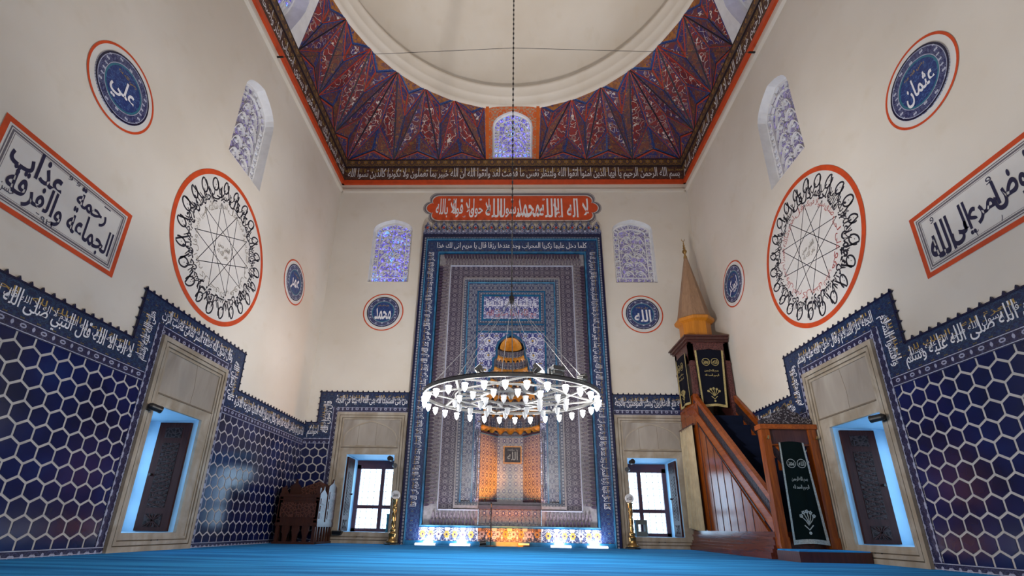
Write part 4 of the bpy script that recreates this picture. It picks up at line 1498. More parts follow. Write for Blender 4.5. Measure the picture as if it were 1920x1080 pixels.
# niche: half hexagon plan, stepped hood
PLAN = [(-.555, 0.0), (-.245, -.42), (.245, -.42), (.555, 0.0)]
mb = MB()
for i in range(3):
    a, b = PLAN[i], PLAN[i + 1]
    mb.face([(a[0], .72, a[1]), (b[0], .72, b[1]), (b[0], 1.97, b[1]), (a[0], 1.97, a[1])])
mb.build('niche_wall', 'mih_niche', mih)
mb = MB()
mb.face([(p[0], .72, p[1]) for p in PLAN])
for i in range(3):
    a, b = PLAN[i], PLAN[i + 1]
    for z, w, h, m in ((.745, .02, .05, 0), (.80, .012, .012, 1), (1.97, .02, .03, 0), (1.94, .012, .012, 1)):
        A, B = Vector((a[0] * .985, z, a[1] * .985 + .006)), Vector((b[0] * .985, z, b[1] * .985 + .006))
        mb.bar(A, B, h, w, m)
mb.build('niche_ledge', ['stal_dark', 'turq_pale'], mih)
# recessed foot of the niche
mb = MB()
mb.box(-HN, HN, .07, .30, -.13, -.03, 0)
mb.box(-HN, HN, .30, .335, -.13, .02, 1)
mb.box(-HN, HN, .335, .60, -.13, -.02, 2)
mb.box(-HN, HN, .60, .655, -.13, .03, 1)
mb.box(-HN, HN, .655, .72, -.13, .0, 3)
mb.box(-HN, HN, 0, .07, -.13, .0, 1)
n = 16
for i in range(n):
    x = -HN + 2 * HN * (i + .5) / n
    mb.prism([(x - .024, .36), (x + .024, .36), (x + .024, .43), (x, .48), (x - .024, .43)], -.02, .01, 4)
    mb.prism([(x - .02, .49), (x + .02, .49), (x + .02, .55), (x, .59), (x - .02, .55)], -.02, .0, 2)
mb.build('niche_foot', ['mih_flower', 'stal_dark', 'mih_niche', 'stal_dark', 'stal_pale'], mih)
for sg in (-1, 1):
    mb = MB()
    mb.box(sg * HN, sg * 1.80, .07, .285, 0, .125, 0)
    mb.build('flower_dado', 'mih_flower', mih)
def flower(x, z, d, a_, b_, w):
    mb = MB()
    for k in range(6):
        a = k * pi / 3
        mb.prism([(x + w * cos(a) + .021 * cos(q * pi / 4), z + (w + .010) * sin(a) + .021 * sin(q * pi / 4)) for q in range(8)], d - .002, d + .0003 * k, a_)
    mb.prism([(x + .018 * cos(q * pi / 4), z + .018 * sin(q * pi / 4)) for q in range(8)], d, d + .003, 2)
    mb.prism([(x + .006 * cos(q * pi / 2), z - .075 + .024 * sin(q * pi / 2)) for q in range(4)], d - .002, d + .001, b_)
    mb.build('dado_flower', ['gold_paint', 'pale_line', 'stal_dark'], mih)


for sg in (-1, 1):
    for i in range(9):
        flower(sg * (.66 + i * .138), .175, .126, 0 if i % 3 != 1 else 1, 1 if i % 3 != 1 else 0, .032)
for i in range(8):
    flower(-.48 + i * .137, .19, -.029, 0 if i % 2 else 1, 0, .032)

# stalactite hood: tiers of cells narrowing upwards
tiers = [(1.99, 2.32, .545), (2.32, 2.63, .51), (2.63, 2.91, .455), (2.91, 3.16, .395), (3.16, 3.40, .33), (3.40, 3.61, .265)]
for k, (z0, z1, hw) in enumerate(tiers):
    mb = MB()
    dep = hw * .80
    n = 9
    arcp = [(hw * cos(pi - pi * i / n), -dep * sin(pi * i / n)) for i in range(n + 1)]
    zc = z0 + (z1 - z0) * .28
    for i in range(n):
        a, b = arcp[i], arcp[i + 1]
        mb.face([(a[0], zc, a[1]), (b[0], zc, b[1]), (b[0], z1, b[1]), (a[0], z1, a[1])], 0)
        # hanging scalloped bracket under each tier
        m_ = ((a[0] + b[0]) / 2 * .80, (a[1] + b[1]) / 2 * .80)
        lo = ((a[0] + b[0]) / 2 * 1.06, (a[1] + b[1]) / 2 * 1.06)
        mb.face([(a[0], zc, a[1]), (m_[0], zc - .02, m_[1]), (lo[0], z0 - .03, lo[1])], 1)
        mb.face([(m_[0], zc - .02, m_[1]), (b[0], zc, b[1]), (lo[0], z0 - .03, lo[1])], 1)
        mb.face([(a[0], zc, a[1]), (b[0], zc, b[1]), (m_[0], zc - .02, m_[1])], 1)
        for t0, t1 in ((0, .5), (.5, 1)):      # gilded scallop on the face of the tier
            A_ = Vector((a[0] + (b[0] - a[0]) * t0, 0, a[1] + (b[1] - a[1]) * t0)) * .985; B_ = Vector((a[0] + (b[0] - a[0]) * t1, 0, a[1] + (b[1] - a[1]) * t1)) * .985
            hA, hB = ((.02, .10) if t0 == 0 else (.10, .02))
            mb.face([A_ + Vector((0, zc - .03, 0)), B_ + Vector((0, zc - .03, 0)), B_ + Vector((0, zc + hB, 0)), A_ + Vector((0, zc + hA, 0))], 1)
        mb.bar((a[0] * .96, zc, a[1] * .96), (m_[0], zc - .02, m_[1]), .022, .022, 1)
        mb.bar((m_[0], zc - .02, m_[1]), (b[0] * .96, zc, b[1] * .96), .022, .022, 1)
        # little arched cell on the tier wall
        c_ = Vector(((a[0] + b[0]) / 2 * .97, 0, (a[1] + b[1]) / 2 * .97)); e = Vector((b[0] - a[0], 0, b[1] - a[1])) * .30
        mb.face([c_ - e + Vector((0, zc + .03, 0)), c_ + e + Vector((0, zc + .03, 0)), c_ + e + Vector((0, z1 - .09, 0)), c_ + Vector((0, z1 - .04, 0)), c_ - e + Vector((0, z1 - .09, 0))], 2)
        mb.bar((a[0] * .985, zc, a[1] * .985), (a[0] * .985, z1, a[1] * .985), .012, .012, 3)
    # ledge closing the tier towards the next one
    if k + 1 < len(tiers):
        h2 = tiers[k + 1][2]
        for i in range(n):
            a, b = arcp[i], arcp[i + 1]
            f = h2 / hw
            mb.face([(a[0], z1, a[1]), (b[0], z1, b[1]), (b[0] * f, z1, b[1] * f), (a[0] * f, z1, a[1] * f)], 3)
    mb.build('stalactite_tier', ['mih_cell', 'gilt', 'mih_small', 'stal_pale'], mih)
mb = MB()
prof = [(.215 * cos(a), 3.61 + .235 * sin(a)) for a in [i * pi / 2 / 8 for i in range(9)]]
nn = 15
for i in range(8):
    for j in range(nn):
        p0, p1 = pi * j / nn, pi * (j + 1) / nn
        pm = (p0 + p1) / 2
        for qa, qb, ka, kb in ((p0, pm, 1.0, .82), (pm, p1, .82, 1.0)):
            def S(rz, an, kk): return (rz[0] * kk * -cos(an), rz[1], -rz[0] * kk * .8 * sin(an))
            mb.face([S(prof[i], qa, ka), S(prof[i], qb, kb), S(prof[i + 1], qb, kb), S(prof[i + 1], qa, ka)], 0)
mb.build('ribbed_half_dome', 'gilt', mih)
# crest of cut tile along the top
mb = MB()
n = 22
w = 3.78 / n
for i in range(n):
    x = -1.89 + w * (i + .5)
    q = [(x - w * .5, 6.15), (x + w * .5, 6.15), (x + w * .5, 6.22), (x + w * .30, 6.27), (x + w * .42, 6.33), (x + w * .22, 6.38), (x, 6.46), (x - w * .22, 6.38), (x - w * .42, 6.33), (x - w * .30, 6.27), (x - w * .5, 6.22)]
    mb.prism(q, 0, .17, 0)
    mb.prism([(x - .028, 6.30), (x, 6.265), (x + .028, 6.30), (x, 6.335)], .17, .176, 1 + i % 2)
    if i: mb.prism([(x - w / 2 - .02, 6.21), (x - w / 2, 6.185), (x - w / 2 + .02, 6.21), (x - w / 2, 6.235)], .17, .176, 3)
mb.build('crest', ['crest', 'fold_red', 'gold_paint', 'pale_line'], mih)

# framed picture in the niche
t = thing('framed_picture', 'small dark framed inscription with a gold frame hanging inside the mihrab niche', 'picture', at(FB, .045, 1.60, -.412))
mb = MB()
nested(mb, (-.175, .175, -.165, .165), [(0, .022, .022, 0)])
mb.build('frame', 'gilt', t)
mb = MB(); mb.box(-.155, .155, -.145, .145, 0, .012); mb.build('picture', 'wood_lattice', t)
mb = MB()
write(mb, 'الله', 0, -.02, .20, .16, .014, 0, bold=.02, tall=1.4)
write(mb, 'يا حافظ', 0, .09, .2, .05, .014, 0, bold=.01)
mb.build('lettering', 'silver_thread', t)
# ================================================================== CHANDELIER
ZH, RH, TILT = 1.60, 0.935, 0.035


def hp(r, a, dz=0.0):
    """point on the slightly tilted hoop plane"""
    return Vector((r * cos(a), r * sin(a), TILT * r * sin(a) + dz))


ch = thing('chandelier', 'large ring chandelier of hanging glass lamps in front of the mihrab', 'chandelier', Matrix.Translation((0.012, YC, ZH)))
N = 96
mb = MB()
o = [hp(RH, 2 * pi * i / N) for i in range(N)]
for i in range(N):
    a, b = o[i], o[(i + 1) % N]
    na, nb = Vector((a.x, a.y, 0)).normalized() * .012, Vector((b.x, b.y, 0)).normalized() * .012
    up = Vector((0, 0, .030))
    mb.face([a + na, b + nb, b + nb + up, a + na + up], 0)
    mb.face([b - nb, a - na, a - na + up, b - nb + up], 0)
    mb.face([a - na + up, b - nb + up, b + nb + up, a + na + up], 1)
    mb.face([a + na, a - na, b - nb, b + nb], 0)
    up2 = Vector((0, 0, .042))
    mb.face([a + na * 1.3 + up, b + nb * 1.3 + up, b + nb * 1.3 + up2, a + na * 1.3 + up2], 1)
mb.build('outer_hoop', ['steel', 'dark_steel'], ch, up='z')
mb = MB()
R2, R3 = 0.60, 0.33
for k in range(8):
    a = 2 * pi * k / 8 + .2
    for s in (-1, 1):
        mb.bar(hp(RH, a, .02), hp(R2 * .92, a + s * 2 * pi / 8, .02), .024, .014)
    mb.bar(hp(R2, a + pi / 8, .02), hp(R3, a + pi / 8 + .25, .015), .028, .020)
    mb.bar(hp(R3, a, .015), hp(R3, a + pi / 4, .015), .030, .020)
    mb.bar(hp(R2 * .92, a, .02), hp(R3, a + .25, .015), .028, .020)
mb.build('star_frame', 'steel', ch, up='z')
mb = MB()
mb.tube([hp(R2, 2 * pi * i / 48, .02) for i in range(48)], .009, 6, 0, True)
mb.tube([hp(R3, 2 * pi * i / 36, .015) for i in range(36)], .009, 6, 0, True)
mb.build('inner_hoop', 'steel', ch, up='z')
top = Vector((0, 0, 2.80 - ZH))
for k in range(8):
    mb = MB()
    a = 2 * pi * k / 8 + .2
    mb.tube([top, hp(RH - .01, a, .03)], .0028, 5)
    mb.build('suspension_cable', 'cable', ch, up='z')
mb = MB()
mb.tube([hp(0.02, 0, .02), top], .006, 6)
mb.lathe([(.0, .05), (.03, .03), (.035, -.01), (.02, -.05), (0, -.06)], 12, 0, (0, 0, .05))
mb.build('centre_rod', 'steel', ch, up='z')
mb = MB()
zt = 12.9 - ZH
mb.tube([top, (0, 0, zt)], .005, 6)
z = top.z
while z < 9.4 - ZH:
    mb.box(-.011, .011, -.005, .005, z, z + .035) if int(z * 20) % 2 else mb.box(-.005, .005, -.011, .011, z, z + .035)
    z += .05
mb.lathe([(.0, .05), (.03, .03), (.03, -.02), (.015, -.06), (0, -.06)], 14, 0, tuple(top))
mb.build('chain', 'black', ch, up='z')


def glass_lamp(r, a, s, mat, drop):
    mb = MB()
    p = hp(r, a, .0)
    mb.tube([p, p - Vector((0, 0, drop))], .003, 5, 1)
    prof = [(.0, 0), (.040, -.004), (.046, -.014), (.040, -.022), (.036, -.030), (.038, -.055), (.031, -.080), (.018, -.102), (.008, -.112), (.006, -.120), (0, -.122)]
    mb.lathe([(x * s, z * s) for x, z in prof], 12, 0, tuple(p - Vector((0, 0, drop))))
    return mb.build('glass_lamp', [mat, 'steel'], ch, smooth=True, up='z')


NB = 30
for i in range(NB):
    a = 2 * pi * i / NB + .05
    glass_lamp(RH - .005, a, .70, 'bulb_lit', .035)
    if i % 3 == 0:
        p = hp(RH - .005, a, -.035 - .14)
        lamp('chandelier_lamp', 'POINT', p, 23.0, (1.0, .965, .91), .03, parent=ch)
for i in range(16):
    glass_lamp(R2, 2 * pi * i / 16 + .11, .74, 'bulb_frost', .03)
for i in range(9):
    glass_lamp(R3, 2 * pi * i / 9 + .3, .74, 'bulb_frost', .03)


def floodlight(loc, aim, w, h, mat, label, energy, angle):
    loc = Vector(loc); d = (Vector(aim) - loc).normalized()
    q = d.to_track_quat('Z', 'Y').to_matrix().to_4x4()
    t = thing('floodlight', label, 'floodlight', Matrix.Translation(loc) @ q)
    mb = MB(); mb.box(-w / 2, w / 2, -h / 2, h / 2, -.04, 0); mb.box(-w * .35, w * .35, -h * .35, h * .35, -.07, -.04)
    mb.bar((-w / 2 - .01, 0, -.02), (-w / 2 - .01, -.0, -.09), .012, .02); mb.bar((w / 2 + .01, 0, -.02), (w / 2 + .01, 0, -.09), .012, .02)
    mb.bar((-w / 2 - .01, 0, -.085), (w / 2 + .01, 0, -.085), .02, .012)
    mb.build('housing', 'steel', t)
    mb = MB(); mb.face([(-w * .44, -h * .44, .002), (w * .44, -h * .44, .002), (w * .44, h * .44, .002), (-w * .44, h * .44, .002)])
    mb.build('lens', mat, t)
    if energy:
        lamp('floodlight_beam', 'SPOT', (0, 0, .03), energy, (1.0, .97, .94), .06, angle=angle, blend=.9, parent=t).rotation_euler = (pi, 0, 0)
    return t


floodlight((.28, YC - .87, ZH + .075), (3.87, YC - 1.9, 5.2), .12, .09, 'flood_lit', 'lit floodlight standing on the chandelier hoop just right of the chain', 260, 62)
floodlight((.43, YC - .80, ZH + .095), (-.05, YC + .1, 9.8), .13, .11, 'flood_lit', 'square floodlight tipped up on the chandelier hoop, second right of the chain', 1900, 62)
floodlight((.72, YC - .56, ZH + .08), (3.0, YC + 2.5, 4.2), .09, .07, 'flood_lit', 'small lit floodlight near the right end of the chandelier hoop', 330, 120)
floodlight((-.62, YC + .66, ZH + .12), (-3.0, YC + 2.6, 4.4), .09, .07, 'flood_lit', 'small lit floodlight on the far left of the chandelier hoop', 330, 120)
floodlight((-.30, YC - .84, ZH + .08), (-3.87, YC - .8, 5.4), .09, .07, 'flood_lit', 'small lit floodlight on the near left of the chandelier hoop', 260, 62)

# tie wire across the dome
t = thing('tie_wire', 'thin horizontal wire stretched across the hall below the dome', 'wire', Matrix.Translation((0, 5.63, 7.0)))
mb = MB()
mb.tube([(-XR, .03, .40), (-1.9, -.25, .10), (0.012, -.5, -.13), (1.9, -.26, .08), (XR, 0, .36)], .0035, 6)
mb.build('wire', 'black', t, up='z')
for s in (-1, 1):
    mb = MB(); mb.tube([(s * XR, .015, .38), (s * (XR - .16), .0, .365)], .016, 8); mb.build('hook', 'black', t, up='z')

# ================================================================== MINBAR
mn = thing('minbar', 'tall wooden minbar with steep stairs and a pale conical spire in the right corner', 'minbar', Matrix.Translation((3.49, 7.5, 0)))
OX, OY = 3.49, 7.5


def mbuild(mb, name, mats, parent=None, smooth=False):
    par = parent or mn
    for k in range(len(mb.v)):
        mb.v[k] = mb.v[k] - Vector((OX, OY, 0))
    return mb.build(name, mats, par, smooth, up='z')


def side_poly(mb, pts, x0, x1, m=0):
    """polygon given in (y, z), between two x planes"""
    n = len(pts)
    v = [(x0, p[0], p[1]) for p in pts] + [(x1, p[0], p[1]) for p in pts]
    mb.grid(v, [tuple(range(n)), tuple(reversed(range(n, 2 * n)))] + [(i, n + i, n + (i + 1) % n, (i + 1) % n) for i in range(n)], m)


XF = 3.15
mb = MB()
for z0, z1, dx in ((0, .07, .10), (.07, .11, .075), (.11, .15, .055), (.15, .21, .03), (.21, .24, .045), (.24, .30, .015)):
    mb.box(XF - dx, 3.845, 6.225 - dx * .1, 8.93, z0, z1)
mb.box(XF - .047, XF - .04, 7.35, 7.356, .215, .24)
mbuild(mb, 'plinth', 'wood_base')


def railz(y): return .691 + (y - 6.196) * (2.239 - .691) / (7.924 - 6.196)


def lz(y, off): return railz(y) + off


def strip(mb, y0, y1, o0, o1, x0, x1, m=0):
    side_poly(mb, [(y0, lz(y0, o1)), (y1, lz(y1, o1)), (y1, lz(y1, o0)), (y0, lz(y0, o0))], x0, x1, m)


YK = 8.15
for sx, nm in ((0, 'flank'), (1, 'far_flank')):
    xa, xb2 = (XF, XF + .05) if sx == 0 else (3.80, 3.85)
    fr = XF - .012 if sx == 0 else xa
    mb = MB()      # planked triangle
    side_poly(mb, [(6.42, .30), (8.93, .30), (8.93, 2.05), (YK, 1.92)], xa + .012, xb2)
    for k in range(9):
        y = 6.75 + k * .24
        zt2 = min(2.0, .30 + (y - 6.42) * 1.62 / 1.73)
        if sx == 0: mb.box(xa + .006, xa + .014, y - .004, y + .004, .30, zt2, 1)
    fl = mbuild(mb, 'planked_side' if sx == 0 else 'planked_far_side', ['wood_orange', 'wood_lattice'])
    mb = MB()
    strip(mb, 6.20, YK + .05, -.07, .03, fr, xb2)
    mbuild(mb, 'hand_rail', 'wood_rail')
    mb = MB()
    strip(mb, 6.20, YK + .10, -.26, -.07, xa + .006, xb2 - .004)
    mbuild(mb, 'lattice_balustrade', 'wood_lattice')
    mb = MB()
    strip(mb, 6.22, YK + .10, -.44, -.26, fr, xb2)
    mb.bar((fr, 6.40, lz(6.40, -.45)), (fr, YK, lz(YK, -.45)), .02, .02, 1)
    mbuild(mb, 'lower_rail', ['wood_rail', 'wood_lattice'])
mb = MB()          # framing at the back of the near side, round the curtained opening
side_poly(mb, [(8.10, 2.02), (8.93, 2.02), (8.93, 2.50), (YK, 2.50), (8.10, 2.42)], XF - .006, XF + .05)
mb.box(XF - .014, XF + .05, YK + .05, 8.93, 2.18, 2.22); mb.box(XF - .014, XF + .05, YK + .05, 8.93, 2.30, 2.33)
mb.box(XF - .01, XF + .05, 8.20, 8.30, .30, 2.05)
mbuild(mb, 'rear_panel', 'wood_orange')
mb = MB()
ns_ = 9
for i in range(ns_):
    y = 6.30 + i * (YK - 6.30) / ns_
    z = .30 + (i + 1) * (1.78) / ns_
    mb.box(XF + .05, 3.80, y, YK + .7, z - 1.78 / ns_, z)
mbuild(mb, 'stairs', 'step_carpet')
# kiosk
mb = MB()
mb.box(XF, 3.84, YK, 8.90, 2.00, 2.10)
mbuild(mb, 'landing', 'wood_dark')
for x in (XF, 3.76):
    for y in (YK, 8.82):
        mb = MB(); mb.box(x, x + .08, y, y + .08, 2.06, 3.42)
        mb.box(x - .008, x + .088, y - .008, y + .088, 2.34, 2.40); mb.box(x - .008, x + .088, y - .008, y + .088, 3.02, 3.06)
        mbuild(mb, 'post', 'wood_carved')
mb = MB()
hw = (3.84 - XF) / 2
cx = (3.84 + XF) / 2
for y in (YK, 8.85):
    q = [(XF, 3.10), (XF + .08, 3.10), (XF + .10, 3.20), (cx - .14, 3.27), (cx, 3.33), (cx + .14, 3.27), (3.74, 3.20), (3.76, 3.10), (3.84, 3.10), (3.84, 3.46), (XF, 3.46)]
    k0 = len(mb.v)
    mb.prism(q, 0, .05, 0, True)
    for k in range(k0, len(mb.v)):
        p = mb.v[k]; mb.v[k] = Vector((p.x, y + .05 - p.z, p.y))
for x in (XF, 3.79):
    q = [(YK, 3.10), (YK + .08, 3.10), (YK + .12, 3.22), (YK + .375, 3.32), (YK + .63, 3.22), (YK + .67, 3.10), (8.90, 3.10), (8.90, 3.46), (YK, 3.46)]
    k0 = len(mb.v)
    mb.prism(q, 0, .05, 0, True)
    for k in range(k0, len(mb.v)):
        p = mb.v[k]; mb.v[k] = Vector((x + p.z, p.x, p.y))
mbuild(mb, 'arched_fascia', 'wood_carved')
mb = MB()
mb.box(3.79, 3.84, YK + .08, 8.82, 2.10, 3.10)
mbuild(mb, 'wall_side_board', 'wood_dark')
mb = MB()
for z0, z1, e in ((3.44, 3.48, .03), (3.48, 3.53, .06), (3.53, 3.555, .085)):
    mb.box(XF - e, min(3.845, 3.84 + e), YK - e, min(8.985, 8.90 + e), z0, z1)
mbuild(mb, 'cornice', 'wood_dark')
cxk, cyk = 3.44, 8.48
mb = MB()
mb.lathe([(.30, 3.555), (.275, 3.60), (.275, 3.90), (.345, 3.93), (.355, 3.985), (.33, 4.0), (.05, 4.02)], 8, 0, (cxk, cyk, 0), pi / 8, 2 * pi + pi / 8)
mbuild(mb, 'octagonal_drum', 'wood_drum')
mb = MB()
mb.lathe([(.305, 4.0), (.295, 4.04), (.03, 5.36)], 8, 0, (cxk, cyk, 0), pi / 8, 2 * pi + pi / 8)
mbuild(mb, 'conical_spire', 'wood_cone')
mb = MB()
mb.lathe([(.038, 5.34), (.034, 5.38), (.018, 5.42), (.014, 5.44), (.034, 5.47), (.046, 5.50), (.034, 5.535), (.012, 5.555), (.028, 5.58), (.012, 5.61), (.022, 5.63), (.010, 5.66), (.012, 5.68), (.006, 5.72), (.004, 5.74)], 14, 0, (cxk, cyk, 0))
mb.tube([(cxk + .032 * cos(a), cyk, 5.775 + .032 * sin(a)) for a in [radians(-230 + i * 16) for i in range(18)]], [.002 + .005 * sin(pi * i / 17) for i in range(18)], 6)
mbuild(mb, 'finial', 'brass', smooth=True)
# portal at the foot of the stairs
for x in (XF - .01, 3.71):
    mb = MB(); mb.box(x, x + .095, 6.12, 6.23, .12, 1.50)
    mb.box(x - .008, x + .103, 6.112, 6.238, .12, .24)
    mbuild(mb, 'portal_post', 'wood_orange')
mb = MB()
mb.box(XF - .03, 3.813, 6.10, 6.25, 1.50, 1.56)
mb.box(XF + .085, 3.71, 6.15, 6.20, 1.30, 1.50, 1)
mb.box(XF + .085, 3.71, 6.145, 6.15, 1.30, 1.32)
mbuild(mb, 'lintel', ['wood_rail', 'wood_dark'])
q = [(XF, 1.56), (3.80, 1.56), (3.80, 1.62), (3.76, 1.65), (3.70, 1.64), (3.65, 1.72), (3.58, 1.73), (cx, 1.82), (3.41, 1.73), (3.34, 1.72), (3.29, 1.64), (3.23, 1.65), (XF + .0, 1.62)]
mb = MB(); mb.prism(q, 0, .04, 0, True)
rnd = random.Random(4)
for i in range(230):
    x, z = rnd.uniform(XF + .05, 3.79), rnd.uniform(1.585, 1.79)
    if z < 1.80 - abs(x - cx) * .58:
        a = rnd.uniform(0, pi); dx, dz = .011 * cos(a), .011 * sin(a); ex, ez = -.004 * sin(a), .004 * cos(a)
        mb.prism([(x - dx, z - dz), (x + ex, z + ez), (x + dx, z + dz), (x - ex, z - ez)][::-1], .04, .046, 1)
for k in range(len(mb.v)):
    p = mb.v[k]; mb.v[k] = Vector((p.x, 6.20 - p.z, p.y))
mbuild(mb, 'pierced_crest', ['wood_lattice', 'stal_pale'])
for x in (XF + .035, 3.78):
    mb = MB(); mb.tube([(x, 6.12, 1.38), (x, 6.085, 1.38), (x, 6.07, 1.41)], .010, 8); mbuild(mb, 'cloth_hook', 'brass')


# embroidered cloths hanging on the minbar
def cloth(label, w0, w1, h, mat, gold, base, edge, skew=0.0):
    t = thing('embroidered_cloth', label, 'hanging cloth', mat)
    mb = MB()
    nx, ny = 16, 12

    def P(i, j, d=0.0):
        u = i / nx - .5; v = j / ny
        w = w0 + (w1 - w0) * (1 - v)
        return (u * w + skew * (1 - v), v * h - h + .012 * cos(u * 4), .014 * sin(u * 9 + 1) * (1 - v) + d)
    vv = [P(i, j) for j in range(ny + 1) for i in range(nx + 1)]
    ff = [(j * (nx + 1) + i, j * (nx + 1) + i + 1, (j + 1) * (nx + 1) + i + 1, (j + 1) * (nx + 1) + i) for j in range(ny) for i in range(nx)]
    mb.grid(vv, ff)
    mb.grid([(p[0], p[1], p[2] - .006) for p in vv], [f[::-1] for f in ff])
    mb.build('velvet', base, t, smooth=True)
    mb = MB()
    b = 1.1
    for j in range(ny):
        for a0, a1 in ((0, b), (nx - b, nx)):
            mb.face([P(a0, j, .004), P(a1, j, .004), P(a1, j + 1, .004), P(a0, j + 1, .004)])
    for i in range(nx):
        mb.face([P(i, 0, .005), P(i + 1, 0, .005), P(i + 1, .5, .005), P(i, .5, .005)])
    mb.build('fringe_border', edge, t)
    mb = MB()
    sc = (w0 + w1) / 2
    for s, x in (('الله', .17), ('محمد', -.17)):
        mb.annulus(x * sc + skew * .25, -h * .22, sc * .130, sc * .150, .024, 0, 28)
        write(mb, s, x * sc + skew * .25, -h * .22, sc * .19, sc * .15, .024, 0, bold=.02)
    write(mb, 'بسم الله الرحمن', skew * .4, -h * .38, sc * .52, h * .055, .024, 0, bold=.02, tall=1.4)
    write(mb, 'الرحيم الحمد لله', skew * .45, -h * .46, sc * .52, h * .055, .024, 0, bold=.02, tall=1.4)
    cx_, cz_ = skew * .75, -h * .82
    for k in range(5):
        a = pi / 2 + (k - 2) * .42
        e = (cx_ + sc * .27 * cos(a), cz_ + h * .13 * sin(a))
        mb.ribbon([(cx_, cz_), ((cx_ + e[0]) / 2 * 1.0 + .01, (cz_ + e[1]) / 2), e], .007, .018, .026)
        for q in range(5):
            mb.disc(e[0] + .014 * cos(q * 1.257), e[1] + .014 * sin(q * 1.257), .009, .027, 0, 7)
    mb.ribbon([(cx_ - .05, cz_), (cx_, cz_ - .05), (cx_ + .05, cz_)], .010, .018, .026)
    mb.disc(cx_, cz_ - .085, .018, .026, 0, 8)
    mb.build('embroidery', gold, t)
    return t


FM = Matrix(((1, 0, 0, 0), (0, 0, -1, 0), (0, 1, 0, 0), (0, 0, 0, 1)))
cloth('black velvet cloth with gold embroidery on the front of the minbar kiosk', .50, .42, 1.02, Matrix.Translation((cx - .02, YK - .035, 3.28)) @ FM, 'gold_thread', 'velvet', 'gold_thread', -.02)
FS = Matrix(((0, 0, -1, 0), (-1, 0, 0, 0), (0, 1, 0, 0), (0, 0, 0, 1)))
cloth('black velvet cloth with gold embroidery on the left side of the minbar kiosk', .50, .46, .92, Matrix.Translation((XF - .035, 8.52, 3.28)) @ FS, 'gold_thread', 'velvet', 'gold_thread')
cloth('dark green velvet cloth with silver border hanging in the minbar portal', .30, .42, 1.17, Matrix.Translation((3.46, 6.105, 1.335)) @ FM, 'silver_thread', 'velvet_green', 'silver_thread', .02)

# beige curtain of the passage under the kiosk
t = thing('curtain', 'beige pleated curtain hanging at the back of the minbar side', 'curtain', Matrix.Translation((XF - .055, 8.66, 1.98)))
mb = MB()
n = 72
h = 1.66
pr = []
for i in range(n + 1):
    y = .26 - .62 * i / n
    d = .038 * sin(i * 2 * pi / 9.0) + .010 * sin(i * 1.7)
    pr.append((d, y))
vv = []
for j in range(7):
    v = j / 6
    for d, y in pr:
        vv.append((d * (.6 + .5 * v) - .012 * v, y * (1 + .02 * v) - .02 * v, -h * v + .02 * sin(y * 6) * v))
mb.grid(vv, [(j * (n + 1) + i, j * (n + 1) + i + 1, (j + 1) * (n + 1) + i + 1, (j + 1) * (n + 1) + i) for j in range(6) for i in range(n)])
mb.build('pleated_cloth', 'curtain', t, smooth=True, up='z')
mb = MB(); mb.tube([(0, .27, .015), (0, -.40, .015)], .016, 8)
for i in range(9): mb.box(-.012, .014,   .25 - i * .075, .26 - i * .075, -.02, .03)
mb.build('curtain_rod', 'wood_dark', t, up='z')

# step in front of the minbar
t = thing('step_platform', 'low dark wooden step with a blue carpet top in front of the minbar', 'step', Matrix.Translation((3.44, 5.93, 0)))
mb = MB()
mb.box(-.38, .370, -.30, .16, 0, .105)
mb.build('wooden_box', 'wood_dark', t, up='z')
mb = MB(); mb.box(-.37, .365, -.29, .16, .105, .118); mb.build('carpet_top', 'carpet', t, up='z')

# ================================================================== FURNITURE AND SMALL THINGS
KX, KY = -3.40, 8.55
t = thing('preacher_chair', 'dark carved wooden preaching chair on legs in the left back corner', 'chair', Matrix.Translation((KX, KY, 0)))


def kb(mb, name, mats, smooth=False):
    return mb.build(name, mats, t, smooth, up='z')


x0, x1, y0, y1 = -.33, .31, -.37, .375
mb = MB()
mb.box(x0, x1, y0, y0 + .03, .31, .72)
mb.box(x0 - .012, x1 + .012, y0 - .012, y0 + .03, .27, .32); mb.box(x0 - .008, x1 + .008, y0 - .010, y0 + .03, .71, .75)
for k in range(2): mb.box(x0, x1, y0 - .008, y0, .36 + k * .30, .375 + k * .30)
kb(mb, 'front_board', 'wood_chair')
mb = MB(); mb.box(x0 + .03, x1 - .03, y0 - .010, y0, .40, .62); kb(mb, 'carved_front_panel', 'wood_chair_carved')
mb = MB()
mb.box(x0, x1, y0 + .03, y1, .30, .34)
kb(mb, 'seat', 'wood_chair')
for sx in (0, 1):
    for sy in (0, 1):
        mb = MB()
        xx = x0 if sx == 0 else x1 - .05; yy = y0 if sy == 0 else y1 - .05
        mb.box(xx, xx + .05, yy, yy + .05, .03, .86 if sy == 0 else .30)
        kb(mb, 'leg', 'wood_chair')
mb = MB()
mb.box(x0 - .02, x1 + .02, y0 - .02, y0 + .06, 0, .035); mb.box(x0 - .02, x0 + .06, y0, y1, 0, .035); mb.box(x1 - .06, x1 + .02, y0, y1, 0, .035)
kb(mb, 'base_rail', 'wood_chair')
mb = MB()
for xm in (x0 + .16, x0 + .32, x0 + .48):
    q = [(xm - .055, .29), (xm - .06, .20), (xm - .035, .12), (xm - .03, .03), (xm + .03, .03), (xm + .035, .12), (xm + .06, .20), (xm + .055, .29)]
    k0 = len(mb.v); mb.prism(q, 0, .03, 0, True)
    for k in range(k0, len(mb.v)):
        p = mb.v[k]; mb.v[k] = Vector((p.x, y0 + .03 - p.z, p.y))
kb(mb, 'front_baluster', 'wood_chair')
